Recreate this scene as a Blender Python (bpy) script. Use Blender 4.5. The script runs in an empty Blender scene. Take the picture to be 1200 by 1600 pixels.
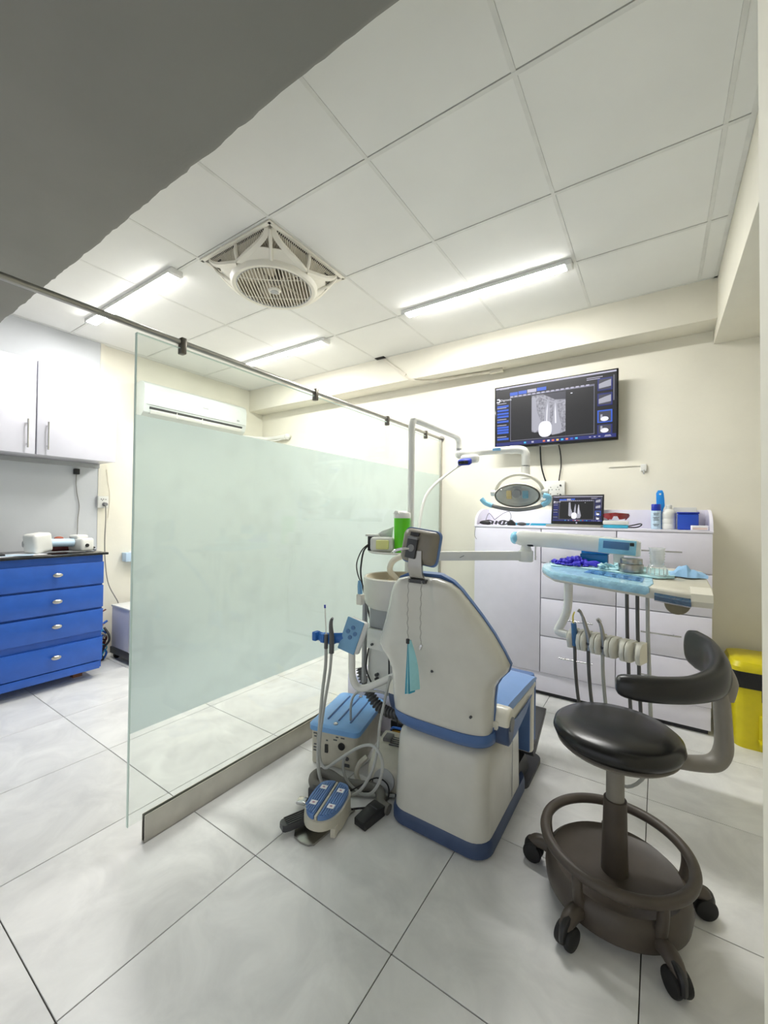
import bpy, bmesh, math, random
from mathutils import Vector, Matrix

random.seed(7)
SC = bpy.context.scene
COL = SC.collection
PI = math.pi

# ------------------------------------------------------------------ camera
F_PX = 639.47
cam_data = bpy.data.cameras.new('camera')
cam_data.sensor_fit = 'VERTICAL'
cam_data.sensor_height = 32.0
cam_data.lens = F_PX / 1600.0 * 32.0
cam_data.clip_start = 0.02
cam = bpy.data.objects.new('camera', cam_data)
COL.objects.link(cam)
SC.camera = cam
yaw, pit, rol = 0.590829, 0.008397, 0.013957
fw = Vector((-math.sin(yaw) * math.cos(pit), math.cos(yaw) * math.cos(pit), math.sin(pit)))
rt = Vector((math.cos(yaw), math.sin(yaw), 0))
up = rt.cross(fw)
r2 = rt * math.cos(rol) + up * math.sin(rol)
u2 = up * math.cos(rol) - rt * math.sin(rol)
m = Matrix((r2, u2, -fw)).transposed().to_4x4()
m.translation = Vector((0, 0, 1.255))
cam.matrix_world = m

# ------------------------------------------------------------------ world, light, exposure
LIGHT = 136.0
world = bpy.data.worlds.new('world')
SC.world = world
world.use_nodes = True
bg = world.node_tree.nodes['Background']
bg.inputs[0].default_value = (0.93, 0.96, 1.0, 1)
bg.inputs[1].default_value = 0.72
SC.view_settings.view_transform = 'Standard'
SC.view_settings.look = 'None'
SC.view_settings.gamma = 1.0
SC.view_settings.exposure = 0.13
SC.view_settings.use_curve_mapping = False
SC.cycles.max_bounces = 10
SC.cycles.transparent_max_bounces = 12

# ------------------------------------------------------------------ materials
def lin(c):
    out = []
    for v in c:
        v = v / 255.0
        out.append(v / 12.92 if v <= 0.04045 else ((v + 0.055) / 1.055) ** 2.4)
    return tuple(out) + (1.0,)

MATS = {}
def mat(name, rgb, rough=0.5, metal=0.0, var=0.04, scale=14.0, bump=0.0, emit=0.0, trans=0.0, coat=0.0,
        ior=1.5, alpha=1.0, spec=0.5, bscale=None):
    mt = bpy.data.materials.new(name)
    mt.use_nodes = True
    nt = mt.node_tree
    b = nt.nodes['Principled BSDF']
    tc = nt.nodes.new('ShaderNodeTexCoord')
    nz = nt.nodes.new('ShaderNodeTexNoise')
    nz.inputs['Scale'].default_value = scale
    nz.inputs['Detail'].default_value = 4
    nt.links.new(tc.outputs['Object'], nz.inputs['Vector'])
    rp = nt.nodes.new('ShaderNodeValToRGB')
    c = lin(rgb)
    lo = tuple(max(0, v * (1 - var * 2)) for v in c[:3]) + (1,)
    hi = tuple(min(1, v * (1 + var)) for v in c[:3]) + (1,)
    rp.color_ramp.elements[0].color = lo
    rp.color_ramp.elements[1].color = hi
    rp.color_ramp.elements[0].position = 0.3
    rp.color_ramp.elements[1].position = 0.7
    nt.links.new(nz.outputs['Fac'], rp.inputs['Fac'])
    nt.links.new(rp.outputs['Color'], b.inputs['Base Color'])
    b.inputs['Roughness'].default_value = rough
    b.inputs['Metallic'].default_value = metal
    b.inputs['IOR'].default_value = ior
    b.inputs['Specular IOR Level'].default_value = spec
    b.inputs['Transmission Weight'].default_value = trans
    b.inputs['Coat Weight'].default_value = coat
    b.inputs['Alpha'].default_value = alpha
    if emit:
        nt.links.new(rp.outputs['Color'], b.inputs['Emission Color'])
        b.inputs['Emission Strength'].default_value = emit
    if bump:
        n2 = nt.nodes.new('ShaderNodeTexNoise')
        n2.inputs['Scale'].default_value = bscale or scale * 6
        n2.inputs['Detail'].default_value = 3
        nt.links.new(tc.outputs['Object'], n2.inputs['Vector'])
        bp = nt.nodes.new('ShaderNodeBump')
        bp.inputs['Strength'].default_value = bump
        bp.inputs['Distance'].default_value = 0.01
        nt.links.new(n2.outputs['Fac'], bp.inputs['Height'])
        nt.links.new(bp.outputs['Normal'], b.inputs['Normal'])
    MATS[name] = mt
    return mt

M = {}
def D(key, *a, **k): M[key] = mat(key, *a, **k)
D('wall_cream', (233, 229, 214), 0.75, var=0.025, scale=3, bump=0.06, bscale=40)
D('wall_grey', (206, 209, 212), 0.7, var=0.02, scale=3, bump=0.04, bscale=40)
D('plaster_shaded', (134, 133, 127), 0.85, var=0.03, scale=2.5, bump=0.1, bscale=25)  # soffit plaster darkened: shade of its unlit underside put into the colour
D('ceil_tile', (236, 236, 231), 0.8, var=0.02, scale=2.0)
D('grid_bar', (226, 226, 220), 0.5)
D('plenum', (30, 30, 28), 0.9)
D('grout', (84, 82, 78), 0.9)
D('lamp_body', (235, 235, 232), 0.4)
D('lav_white', (238, 235, 248), 0.28, var=0.01, coat=0.1)
D('lav_wall', (212, 211, 220), 0.25, var=0.01, coat=0.1)
D('ac_white', (210, 215, 212), 0.3, var=0.01)
D('lav_edge', (214, 213, 221), 0.35, var=0.01)
D('gap_dark', (55, 54, 58), 0.8)
D('plinth_grey', (205, 204, 212), 0.4)
D('white_gloss', (232, 232, 226), 0.25, var=0.015, coat=0.2)
D('white_plastic', (226, 226, 220), 0.4, var=0.02)
D('ivory', (222, 219, 205), 0.35, var=0.02, coat=0.15)
D('old_ivory', (198, 194, 178), 0.45, var=0.06)
D('tab_shaded', (134, 126, 104), 0.5, var=0.05)  # old ivory made darker, shade under the tray put into the colour
D('chair_shell', (206, 205, 196), 0.22, var=0.02, coat=0.35)
D('grey_plastic', (128, 129, 130), 0.45)
D('mid_grey', (168, 170, 170), 0.4)
D('dark_grey', (62, 63, 66), 0.45)
D('black_plastic', (24, 24, 26), 0.4)
D('black_gloss', (12, 12, 14), 0.12, var=0.01)
D('black_leather', (13, 13, 13), 0.27, bump=0.02, bscale=300)
D('arm_black', (26, 26, 28), 0.28)
D('brown_plastic', (78, 70, 62), 0.45, var=0.08)
D('taupe', (132, 127, 118), 0.4, var=0.03)
D('rubber_black', (16, 16, 17), 0.6)
D('chrome', (200, 200, 200), 0.18, metal=1.0)
D('steel', (168, 166, 160), 0.32, metal=1.0)
D('nickel', (196, 192, 184), 0.3, metal=1.0)
D('alu', (190, 187, 178), 0.38, metal=0.85)
D('dark_steel', (110, 106, 98), 0.35, metal=0.9)
D('chest_blue', (36, 90, 182), 0.35, var=0.04, coat=0.1)
D('counter_black', (26, 25, 25), 0.12)
D('vinyl_blue', (128, 165, 220), 0.4, var=0.02)
D('shell_blue', (80, 112, 164), 0.4, var=0.04)
D('navy', (58, 76, 110), 0.4, var=0.06)
D('lid_blue', (120, 172, 226), 0.4, var=0.03)
D('pedal_blue', (96, 132, 186), 0.4)
D('holder_blue', (44, 108, 186), 0.35)
D('film_blue', (140, 205, 235), 0.15, var=0.05, bump=0.25, bscale=60, coat=0.5)
D('film_sky', (168, 216, 236), 0.14, var=0.08, scale=25, bump=0.5, bscale=45, coat=0.6)
D('film_deep', (92, 150, 205), 0.18, var=0.12, scale=40, bump=0.4, bscale=60, coat=0.5)
D('film_navy', (34, 74, 104), 0.15, var=0.15, scale=30, bump=0.5, bscale=60, coat=0.6)
D('remote_blue', (118, 168, 205), 0.25, var=0.04, bump=0.1)
D('button_blue', (72, 120, 168), 0.3)
D('mask_cyan', (158, 216, 226), 0.8, var=0.03)
D('mask_dark', (60, 168, 200), 0.8, var=0.03)
D('paper_cyan', (186, 226, 232), 0.85, var=0.03, bump=0.1)
D('tissue_blue', (148, 190, 226), 0.85, var=0.05, bump=0.1)
D('glove_blue', (62, 52, 200), 0.5, var=0.12, scale=30)
D('case_blue', (0, 122, 190), 0.3, var=0.03)
D('cap_blue', (24, 50, 170), 0.3)
D('comb_blue', (30, 140, 225), 0.35)
D('can_blue', (196, 220, 238), 0.3, var=0.02)
D('tape_blue', (36, 78, 190), 0.3)
D('goggle_red', (140, 8, 22), 0.12, trans=0.15, coat=0.5)
D('pink_card', (238, 216, 206), 0.7)
D('green_cup', (92, 206, 10), 0.3, var=0.03)
D('lime', (225, 226, 150), 0.5)
D('yellow_bin', (220, 204, 22), 0.35, var=0.04)
D('yellow_tip', (240, 222, 110), 0.4)
D('yellow_tape', (240, 205, 40), 0.5)
D('bag_black', (20, 20, 22), 0.3, bump=0.4, bscale=40)
D('hose_grey', (176, 178, 174), 0.4)
D('hose_dark', (92, 92, 92), 0.45)
D('hose_thick', (112, 110, 104), 0.55)
D('cable_black', (26, 26, 28), 0.5)
D('cable_grey', (130, 128, 122), 0.5)
D('cable_blue', (40, 110, 210), 0.5)
D('cable_amber', (190, 140, 40), 0.5)
D('copper', (150, 90, 60), 0.5)
D('red_soft', (160, 40, 36), 0.6)
D('orange_soft', (168, 84, 58), 0.6)
D('maroon', (96, 40, 40), 0.6)
D('teal_screen', (96, 128, 120), 0.3, emit=0.4)
D('wood_brown', (146, 96, 60), 0.6)
D('fan_cream', (236, 232, 218), 0.4, var=0.01)
D('fan_inner', (208, 198, 178), 0.6)
D('duct_cream', (226, 220, 204), 0.6)
D('chair_head', (128, 122, 110), 0.4, var=0.05)
D('bowl_tan', (196, 184, 158), 0.25, var=0.03)
D('gold_reflect', (245, 210, 110), 0.25, metal=0.6)
D('sticker_white', (244, 244, 246), 0.6)
D('sticker_ink', (196, 150, 170), 0.7)
D('sign_ink', (88, 90, 92), 0.7)
# display colours give off light
def E_(key, rgb, s=1.0):
    mt = bpy.data.materials.new(key); mt.use_nodes = True
    b = mt.node_tree.nodes['Principled BSDF']
    b.inputs['Base Color'].default_value = (.012, .012, .014, 1)
    b.inputs['Roughness'].default_value = 0.35
    b.inputs['Emission Color'].default_value = lin(rgb); b.inputs['Emission Strength'].default_value = s
    M[key] = mt
E_('scr_bg', (34, 32, 52), .9)
E_('scr_black', (16, 16, 18), .9)
E_('scr_frame', (130, 130, 150), .8)
E_('scr_blue', (54, 98, 210), 1.0)
E_('scr_navy', (34, 44, 120), .9)
E_('scr_white', (240, 240, 250), 1.0)
E_('scr_lilac', (196, 194, 214), .9)
E_('scr_cyan', (70, 190, 230), 1.0)
E_('scr_yellow', (240, 200, 80), 1.0)
E_('scr_orange', (230, 120, 80), 1.0)
E_('scr_mid', (120, 120, 132), .9)
E_('scr_soft', (176, 176, 188), .9)
E_('scr_dim', (72, 72, 82), .9)

def emit_mat(name, rgb, s):
    mt = bpy.data.materials.new(name); mt.use_nodes = True
    nt = mt.node_tree
    b = nt.nodes['Principled BSDF']
    b.inputs['Base Color'].default_value = lin(rgb)
    b.inputs['Emission Color'].default_value = lin(rgb)
    b.inputs['Emission Strength'].default_value = s
    return mt
M['tube_light'] = emit_mat('tube_light', (255, 254, 251), LIGHT)
M['tube_light_dim'] = emit_mat('tube_light_dim', (255, 254, 251), LIGHT * 0.8)

def tile_floor_mat():
    mt = bpy.data.materials.new('floor_tile'); mt.use_nodes = True
    nt = mt.node_tree; b = nt.nodes['Principled BSDF']
    g = nt.nodes.new('ShaderNodeNewGeometry')
    oi = nt.nodes.new('ShaderNodeObjectInfo')
    ad = nt.nodes.new('ShaderNodeVectorMath'); ad.operation = 'MULTIPLY_ADD'
    ad.inputs[1].default_value = (1, 1, 1)
    sc = nt.nodes.new('ShaderNodeVectorMath'); sc.operation = 'SCALE'; sc.inputs['Scale'].default_value = 37.0
    cb = nt.nodes.new('ShaderNodeCombineXYZ')
    nt.links.new(oi.outputs['Random'], cb.inputs[0]); nt.links.new(oi.outputs['Random'], cb.inputs[1])
    nt.links.new(cb.outputs[0], sc.inputs[0])
    nt.links.new(g.outputs['Position'], ad.inputs[0]); nt.links.new(sc.outputs[0], ad.inputs[2])
    n = nt.nodes.new('ShaderNodeTexNoise'); n.inputs['Scale'].default_value = 4.5
    n.inputs['Detail'].default_value = 8; n.inputs['Roughness'].default_value = 0.6; n.inputs['Distortion'].default_value = 0.8
    nt.links.new(ad.outputs[0], n.inputs['Vector'])
    rp = nt.nodes.new('ShaderNodeValToRGB')
    rp.color_ramp.elements[0].color = lin((214, 214, 213)); rp.color_ramp.elements[0].position = 0.3
    rp.color_ramp.elements[1].color = lin((238, 238, 236)); rp.color_ramp.elements[1].position = 0.68
    nt.links.new(n.outputs['Fac'], rp.inputs['Fac'])
    nt.links.new(rp.outputs['Color'], b.inputs['Base Color'])
    r2_ = nt.nodes.new('ShaderNodeMapRange')
    r2_.inputs['To Min'].default_value = 0.24; r2_.inputs['To Max'].default_value = 0.4
    nt.links.new(n.outputs['Fac'], r2_.inputs['Value'])
    nt.links.new(r2_.outputs[0], b.inputs['Roughness'])
    return mt
M['floor_tile'] = tile_floor_mat()

def clear_glass_mat():
    mt = bpy.data.materials.new('clear_pane'); mt.use_nodes = True
    nt = mt.node_tree; nt.nodes.clear()
    o = nt.nodes.new('ShaderNodeOutputMaterial')
    t = nt.nodes.new('ShaderNodeBsdfTransparent'); t.inputs[0].default_value = (0.965, 0.985, 0.972, 1)
    gl = nt.nodes.new('ShaderNodeBsdfGlossy'); gl.inputs['Roughness'].default_value = 0.02
    lw = nt.nodes.new('ShaderNodeLayerWeight'); lw.inputs['Blend'].default_value = 0.5
    pw5 = nt.nodes.new('ShaderNodeMath'); pw5.operation = 'POWER'; pw5.inputs[1].default_value = 4.0
    nt.links.new(lw.outputs['Facing'], pw5.inputs[0])
    fr = nt.nodes.new('ShaderNodeMath'); fr.operation = 'MULTIPLY_ADD'; fr.inputs[1].default_value = 0.8; fr.inputs[2].default_value = 0.035
    nt.links.new(pw5.outputs[0], fr.inputs[0])
    mx = nt.nodes.new('ShaderNodeMixShader')
    nt.links.new(fr.outputs[0], mx.inputs[0]); nt.links.new(t.outputs[0], mx.inputs[1]); nt.links.new(gl.outputs[0], mx.inputs[2])
    # faint smears of old adhesive on the pane
    df = nt.nodes.new('ShaderNodeBsdfDiffuse'); df.inputs[0].default_value = (.9, .92, .9, 1)
    g = nt.nodes.new('ShaderNodeNewGeometry')
    n = nt.nodes.new('ShaderNodeTexNoise'); n.inputs['Scale'].default_value = 7; n.inputs['Detail'].default_value = 6
    nt.links.new(g.outputs['Position'], n.inputs['Vector'])
    mr = nt.nodes.new('ShaderNodeMapRange')
    mr.inputs['From Min'].default_value = .5; mr.inputs['From Max'].default_value = .85
    mr.inputs['To Min'].default_value = 0.012; mr.inputs['To Max'].default_value = .05
    nt.links.new(n.outputs['Fac'], mr.inputs['Value'])
    m2 = nt.nodes.new('ShaderNodeMixShader')
    nt.links.new(mr.outputs[0], m2.inputs[0]); nt.links.new(mx.outputs[0], m2.inputs[1]); nt.links.new(df.outputs[0], m2.inputs[2])
    nt.links.new(m2.outputs[0], o.inputs[0])
    return mt
M['clear_pane'] = clear_glass_mat()

def thin_clear(name, haze):
    mt = bpy.data.materials.new(name); mt.use_nodes = True
    nt = mt.node_tree; nt.nodes.clear()
    o = nt.nodes.new('ShaderNodeOutputMaterial')
    t = nt.nodes.new('ShaderNodeBsdfTransparent'); t.inputs[0].default_value = (.97, .98, .975, 1)
    d = nt.nodes.new('ShaderNodeBsdfDiffuse'); d.inputs[0].default_value = (.9, .93, .92, 1)
    tl = nt.nodes.new('ShaderNodeBsdfTranslucent'); tl.inputs[0].default_value = (.9, .93, .92, 1)
    g = nt.nodes.new('ShaderNodeBsdfGlossy'); g.inputs['Roughness'].default_value = .06
    lw = nt.nodes.new('ShaderNodeLayerWeight'); lw.inputs['Blend'].default_value = 0.45
    h = nt.nodes.new('ShaderNodeMixShader'); h.inputs[0].default_value = .5
    nt.links.new(d.outputs[0], h.inputs[1]); nt.links.new(tl.outputs[0], h.inputs[2])
    a = nt.nodes.new('ShaderNodeMixShader'); a.inputs[0].default_value = haze
    nt.links.new(t.outputs[0], a.inputs[1]); nt.links.new(h.outputs[0], a.inputs[2])
    b_ = nt.nodes.new('ShaderNodeMixShader')
    mu = nt.nodes.new('ShaderNodeMath'); mu.operation = 'MULTIPLY_ADD'; mu.inputs[1].default_value = .45; mu.inputs[2].default_value = .04
    nt.links.new(lw.outputs['Facing'], mu.inputs[0]); nt.links.new(mu.outputs[0], b_.inputs[0])
    nt.links.new(a.outputs[0], b_.inputs[1]); nt.links.new(g.outputs[0], b_.inputs[2])
    nt.links.new(b_.outputs[0], o.inputs[0])
    return mt
M['clear_plastic'] = thin_clear('clear_plastic', .10)
M['frost_plastic'] = thin_clear('frost_plastic', .35)

def frosted_mat():
    mt = bpy.data.materials.new('frosted_film'); mt.use_nodes = True
    nt = mt.node_tree; nt.nodes.clear()
    o = nt.nodes.new('ShaderNodeOutputMaterial')
    tl = nt.nodes.new('ShaderNodeBsdfTranslucent'); tl.inputs[0].default_value = lin((250, 255, 255))
    df = nt.nodes.new('ShaderNodeBsdfDiffuse'); df.inputs[0].default_value = lin((244, 251, 250))
    rf = nt.nodes.new('ShaderNodeBsdfRefraction'); rf.inputs[0].default_value = lin((246, 253, 253))
    rf.inputs['Roughness'].default_value = 0.42; rf.inputs['IOR'].default_value = 1.3
    m1 = nt.nodes.new('ShaderNodeMixShader'); m1.inputs[0].default_value = 0.45
    nt.links.new(tl.outputs[0], m1.inputs[1]); nt.links.new(df.outputs[0], m1.inputs[2])
    m2 = nt.nodes.new('ShaderNodeMixShader'); m2.inputs[0].default_value = 0.5
    nt.links.new(m1.outputs[0], m2.inputs[1]); nt.links.new(rf.outputs[0], m2.inputs[2])
    nt.links.new(m2.outputs[0], o.inputs[0])
    return mt
M['frosted_film'] = frosted_mat()

def xray_mat():
    mt = bpy.data.materials.new('xray_bone'); mt.use_nodes = True
    nt = mt.node_tree; b = nt.nodes['Principled BSDF']
    tc = nt.nodes.new('ShaderNodeTexCoord')
    n = nt.nodes.new('ShaderNodeTexNoise'); n.inputs['Scale'].default_value = 60; n.inputs['Detail'].default_value = 6
    nt.links.new(tc.outputs['Object'], n.inputs['Vector'])
    rp = nt.nodes.new('ShaderNodeValToRGB')
    rp.color_ramp.elements[0].color = lin((96, 96, 106)); rp.color_ramp.elements[0].position = 0.3
    rp.color_ramp.elements[1].color = lin((184, 184, 196)); rp.color_ramp.elements[1].position = 0.72
    nt.links.new(n.outputs['Fac'], rp.inputs['Fac'])
    b.inputs['Base Color'].default_value = (.012, .012, .014, 1); nt.links.new(rp.outputs['Color'], b.inputs['Emission Color'])
    b.inputs['Emission Strength'].default_value = 0.9
    return mt
M['xray_bone'] = xray_mat()

# ------------------------------------------------------------------ mesh helpers (all in world coordinates)
WOFF = {}
def catmull(pts, sub=6, closed=False):
    P = [Vector(p) for p in pts]
    n = len(P)
    if n < 3: return P
    out = []
    rng = n if closed else n - 1
    for i in range(rng):
        if closed:
            a, b, c, d = P[(i - 1) % n], P[i], P[(i + 1) % n], P[(i + 2) % n]
        else:
            a, b, c, d = P[max(i - 1, 0)], P[i], P[i + 1], P[min(i + 2, n - 1)]
        for k in range(sub):
            t = k / sub
            out.append(0.5 * ((2 * b) + (c - a) * t + (2 * a - 5 * b + 4 * c - d) * t * t + (3 * b - a - 3 * c + d) * t ** 3))
    if not closed: out.append(P[-1].copy())
    return out

def rot2(p, ang, o=(0, 0)):
    c, s = math.cos(ang), math.sin(ang)
    x, y = p[0] - o[0], p[1] - o[1]
    return (o[0] + c * x - s * y, o[1] + s * x + c * y)

class B:
    def __init__(self): self.bm = bmesh.new()
    def _merge(self, tmp, mtx=None):
        if mtx is not None: bmesh.ops.transform(tmp, matrix=mtx, verts=tmp.verts)
        me = bpy.data.meshes.new('tmp'); tmp.to_mesh(me); tmp.free()
        self.bm.from_mesh(me); bpy.data.meshes.remove(me)
        return self
    def box(self, c, s, rz=0, bev=0, seg=2, rot=None):
        t = bmesh.new(); bmesh.ops.create_cube(t, size=1)
        bmesh.ops.scale(t, vec=s, verts=t.verts)
        if bev: bmesh.ops.bevel(t, geom=t.edges[:], offset=min(bev, min(s) * .49), segments=seg, profile=0.5, affect='EDGES')
        mt = Matrix.Translation(c) @ (rot.to_4x4() if rot is not None else Matrix.Rotation(rz, 4, 'Z'))
        return self._merge(t, mt)
    def bb(self, x0, x1, y0, y1, z0, z1, bev=0, seg=2):
        return self.box(((x0 + x1) / 2, (y0 + y1) / 2, (z0 + z1) / 2), (abs(x1 - x0), abs(y1 - y0), abs(z1 - z0)), 0, bev, seg)
    def cyl(self, p0, p1, r0, r1=None, n=24, bev=0):
        p0, p1 = Vector(p0), Vector(p1); d = p1 - p0
        t = bmesh.new()
        bmesh.ops.create_cone(t, cap_ends=True, segments=n, radius1=r0, radius2=r0 if r1 is None else r1, depth=d.length)
        if bev:
            ed = [e for e in t.edges if len(e.link_faces) == 2 and any(len(f.verts) > 4 for f in e.link_faces)]
            bmesh.ops.bevel(t, geom=ed, offset=bev, segments=2, profile=0.5, affect='EDGES')
        q = Vector((0, 0, 1)).rotation_difference(d.normalized())
        return self._merge(t, Matrix.Translation((p0 + p1) / 2) @ q.to_matrix().to_4x4())
    def ell(self, c, s, rot=None, n=20):
        t = bmesh.new(); bmesh.ops.create_uvsphere(t, u_segments=n, v_segments=max(8, n // 2), radius=1)
        bmesh.ops.scale(t, vec=s, verts=t.verts)
        return self._merge(t, Matrix.Translation(c) @ (rot.to_4x4() if rot is not None else Matrix.Identity(4)))
    def tube(self, pts, r, n=10, sub=6, closed=False, flat=None):
        P = catmull(pts, sub, closed) if sub > 1 else [Vector(p) for p in pts]
        k = len(P)
        if isinstance(r, (list, tuple)):
            R = []
            for i in range(k):
                f = i / (k - 1) * (len(r) - 1); j = min(int(f), len(r) - 2); R.append(r[j] * (1 - f + j) + r[j + 1] * (f - j))
        else: R = [r] * k
        bm = self.bm; rings = []
        prev = None
        for i in range(k):
            if closed: tg = P[(i + 1) % k] - P[i - 1]
            else: tg = P[min(i + 1, k - 1)] - P[max(i - 1, 0)]
            if tg.length < 1e-9: tg = Vector((0, 0, 1))
            tg.normalize()
            if prev is None:
                ref = Vector((0, 0, 1)) if abs(tg.z) < 0.9 else Vector((1, 0, 0))
                nrm = (ref - tg * ref.dot(tg)).normalized()
            else:
                nrm = prev - tg * prev.dot(tg)
                nrm = nrm.normalized() if nrm.length > 1e-6 else prev
            prev = nrm
            bi = tg.cross(nrm)
            fl = flat or (1, 1)
            rings.append([bm.verts.new(P[i] + (nrm * math.cos(a) * fl[0] + bi * math.sin(a) * fl[1]) * R[i])
                          for a in (2 * PI * q / n for q in range(n))])
        for i in range(k if closed else k - 1):
            a, b = rings[i], rings[(i + 1) % k]
            for q in range(n): bm.faces.new((a[q], a[(q + 1) % n], b[(q + 1) % n], b[q]))
        if not closed:
            bm.faces.new(list(reversed(rings[0]))); bm.faces.new(rings[-1])
        return self
    def lathe(self, prof, c, n=32, axis=None, sc=(1, 1), cap=True):
        bm = bmesh.new(); rings = []
        for r, z in prof:
            if r < 1e-6: rings.append([bm.verts.new((0, 0, z))])
            else: rings.append([bm.verts.new((r * sc[0] * math.cos(2 * PI * q / n), r * sc[1] * math.sin(2 * PI * q / n), z)) for q in range(n)])
        for i in range(len(rings) - 1):
            a, b = rings[i], rings[i + 1]
            for q in range(n):
                if len(a) == 1 and len(b) == 1: break
                if len(a) == 1: bm.faces.new((a[0], b[(q + 1) % n], b[q]))
                elif len(b) == 1: bm.faces.new((a[q], a[(q + 1) % n], b[0]))
                else: bm.faces.new((a[q], a[(q + 1) % n], b[(q + 1) % n], b[q]))
        if cap and len(rings[0]) > 1: bm.faces.new(list(reversed(rings[0])))
        if cap and len(rings[-1]) > 1: bm.faces.new(rings[-1])
        mt = Matrix.Translation(c)
        if axis is not None:
            mt = mt @ Vector((0, 0, 1)).rotation_difference(Vector(axis).normalized()).to_matrix().to_4x4()
        return self._merge(bm, mt)
    def prism(self, pts, h, origin=(0, 0, 0), ex=(1, 0, 0), ey=(0, 1, 0), bev=0, seg=2):
        """outline pts (2-D) in the plane (ex, ey), thickened by h along ex x ey"""
        ex, ey = Vector(ex), Vector(ey); ez = ex.cross(ey).normalized(); o = Vector(origin)
        t = bmesh.new()
        a = [t.verts.new(o + ex * p[0] + ey * p[1]) for p in pts]
        b = [t.verts.new(o + ex * p[0] + ey * p[1] + ez * h) for p in pts]
        n = len(pts)
        t.faces.new(list(reversed(a))); t.faces.new(b)
        for i in range(n): t.faces.new((a[i], a[(i + 1) % n], b[(i + 1) % n], b[i]))
        bmesh.ops.recalc_face_normals(t, faces=t.faces)
        if bev: bmesh.ops.bevel(t, geom=t.edges[:], offset=bev, segments=seg, profile=0.5, affect='EDGES')
        return self._merge(t)
    def loft(self, secs, cap=True, closed=True):
        t = bmesh.new()
        R = [[t.verts.new(p) for p in s] for s in secs]
        n = len(R[0])
        for i in range(len(R) - 1):
            for q in range(n if closed else n - 1):
                t.faces.new((R[i][q], R[i][(q + 1) % n], R[i + 1][(q + 1) % n], R[i + 1][q]))
        if cap:
            t.faces.new(list(reversed(R[0]))); t.faces.new(R[-1])
        bmesh.ops.recalc_face_normals(t, faces=t.faces)
        return self._merge(t)
    def quad(self, a, b, c, d):
        v = [self.bm.verts.new(p) for p in (a, b, c, d)]
        self.bm.faces.new(v); return self
    def xf(self, mtx):
        bmesh.ops.transform(self.bm, matrix=mtx, verts=self.bm.verts); return self
    def build(self, name, material, parent=None, label=None, cat=None, group=None, kind=None, sharp=0.7, origin=None):
        me = bpy.data.meshes.new(name)
        bmesh.ops.recalc_face_normals(self.bm, faces=self.bm.faces)
        self.bm.to_mesh(me); self.bm.free()
        me.materials.append(M[material] if isinstance(material, str) else material)
        for p in me.polygons: p.use_smooth = True
        me.set_sharp_from_angle(angle=sharp)
        o = bpy.data.objects.new(name, me)
        COL.objects.link(o)
        if parent is not None:
            w = WOFF[parent.name]; o.parent = parent; WOFF[o.name] = w
            me.transform(Matrix.Translation(-w))
        else:
            if origin is None:
                xs = [v.co for v in me.vertices]
                origin = Vector(((min(v.x for v in xs) + max(v.x for v in xs)) / 2,
                                 (min(v.y for v in xs) + max(v.y for v in xs)) / 2, min(v.z for v in xs)))
            origin = Vector(origin)
            me.transform(Matrix.Translation(-origin)); o.location = origin; WOFF[o.name] = origin
        tag(o, label, cat, group, kind)
        return o

def tag(o, label=None, cat=None, group=None, kind=None):
    if label: o['label'] = label
    if cat: o['category'] = cat
    if group: o['group'] = group
    if kind: o['kind'] = kind
    return o

def thing(name, loc, label, cat, group=None):
    o = bpy.data.objects.new(name, None)
    o.empty_display_size = 0.05
    COL.objects.link(o); o.location = loc; WOFF[o.name] = Vector(loc)
    return tag(o, label, cat, group)

def inst(src, loc, parent, name=None):
    """another piece that shares src's mesh (mesh is local around its own origin)"""
    c = bpy.data.objects.new(name or src.name.split('.')[0], src.data)
    COL.objects.link(c); c.parent = parent
    c.location = Vector(loc) - WOFF[parent.name]
    WOFF[c.name] = Vector(loc)
    return c
def local_mesh(name, b, material, sharp=0.7):
    me = bpy.data.meshes.new(name)
    bmesh.ops.recalc_face_normals(b.bm, faces=b.bm.faces)
    b.bm.to_mesh(me); b.bm.free(); me.materials.append(M[material])
    for p in me.polygons: p.use_smooth = True
    me.set_sharp_from_angle(angle=sharp)
    return me
def piece(name, me, loc, parent, rz=0):
    c = bpy.data.objects.new(name, me); COL.objects.link(c); c.parent = parent
    c.location = Vector(loc) - WOFF[parent.name]; c.rotation_euler = (0, 0, rz); WOFF[c.name] = Vector(loc)
    return c
def text_part(s, size, origin, ex, ey, material, parent, name='lettering', align='LEFT'):
    cu = bpy.data.curves.new('lettering', 'FONT'); cu.body = s; cu.size = size; cu.align_x = align
    cu.extrude = 0.0003; cu.resolution_u = 3
    to = bpy.data.objects.new('lettering_curve', cu); COL.objects.link(to)
    dg = bpy.context.evaluated_depsgraph_get(); dg.update()
    me = bpy.data.meshes.new_from_object(to.evaluated_get(dg))
    bpy.data.objects.remove(to); bpy.data.curves.remove(cu)
    ex, ey = Vector(ex).normalized(), Vector(ey).normalized(); ez = ex.cross(ey)
    mt = Matrix((ex, ey, ez)).transposed().to_4x4(); mt.translation = Vector(origin) - WOFF[parent.name]
    me.transform(mt); me.materials.clear(); me.materials.append(M[material])
    o = bpy.data.objects.new(name, me); COL.objects.link(o); o.parent = parent; WOFF[o.name] = WOFF[parent.name]
    return o
# ================================================================== ROOM
CZ = 2.713
XL, YB, XR, Y0 = -4.05, 3.33, 0.95, -1.3
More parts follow.
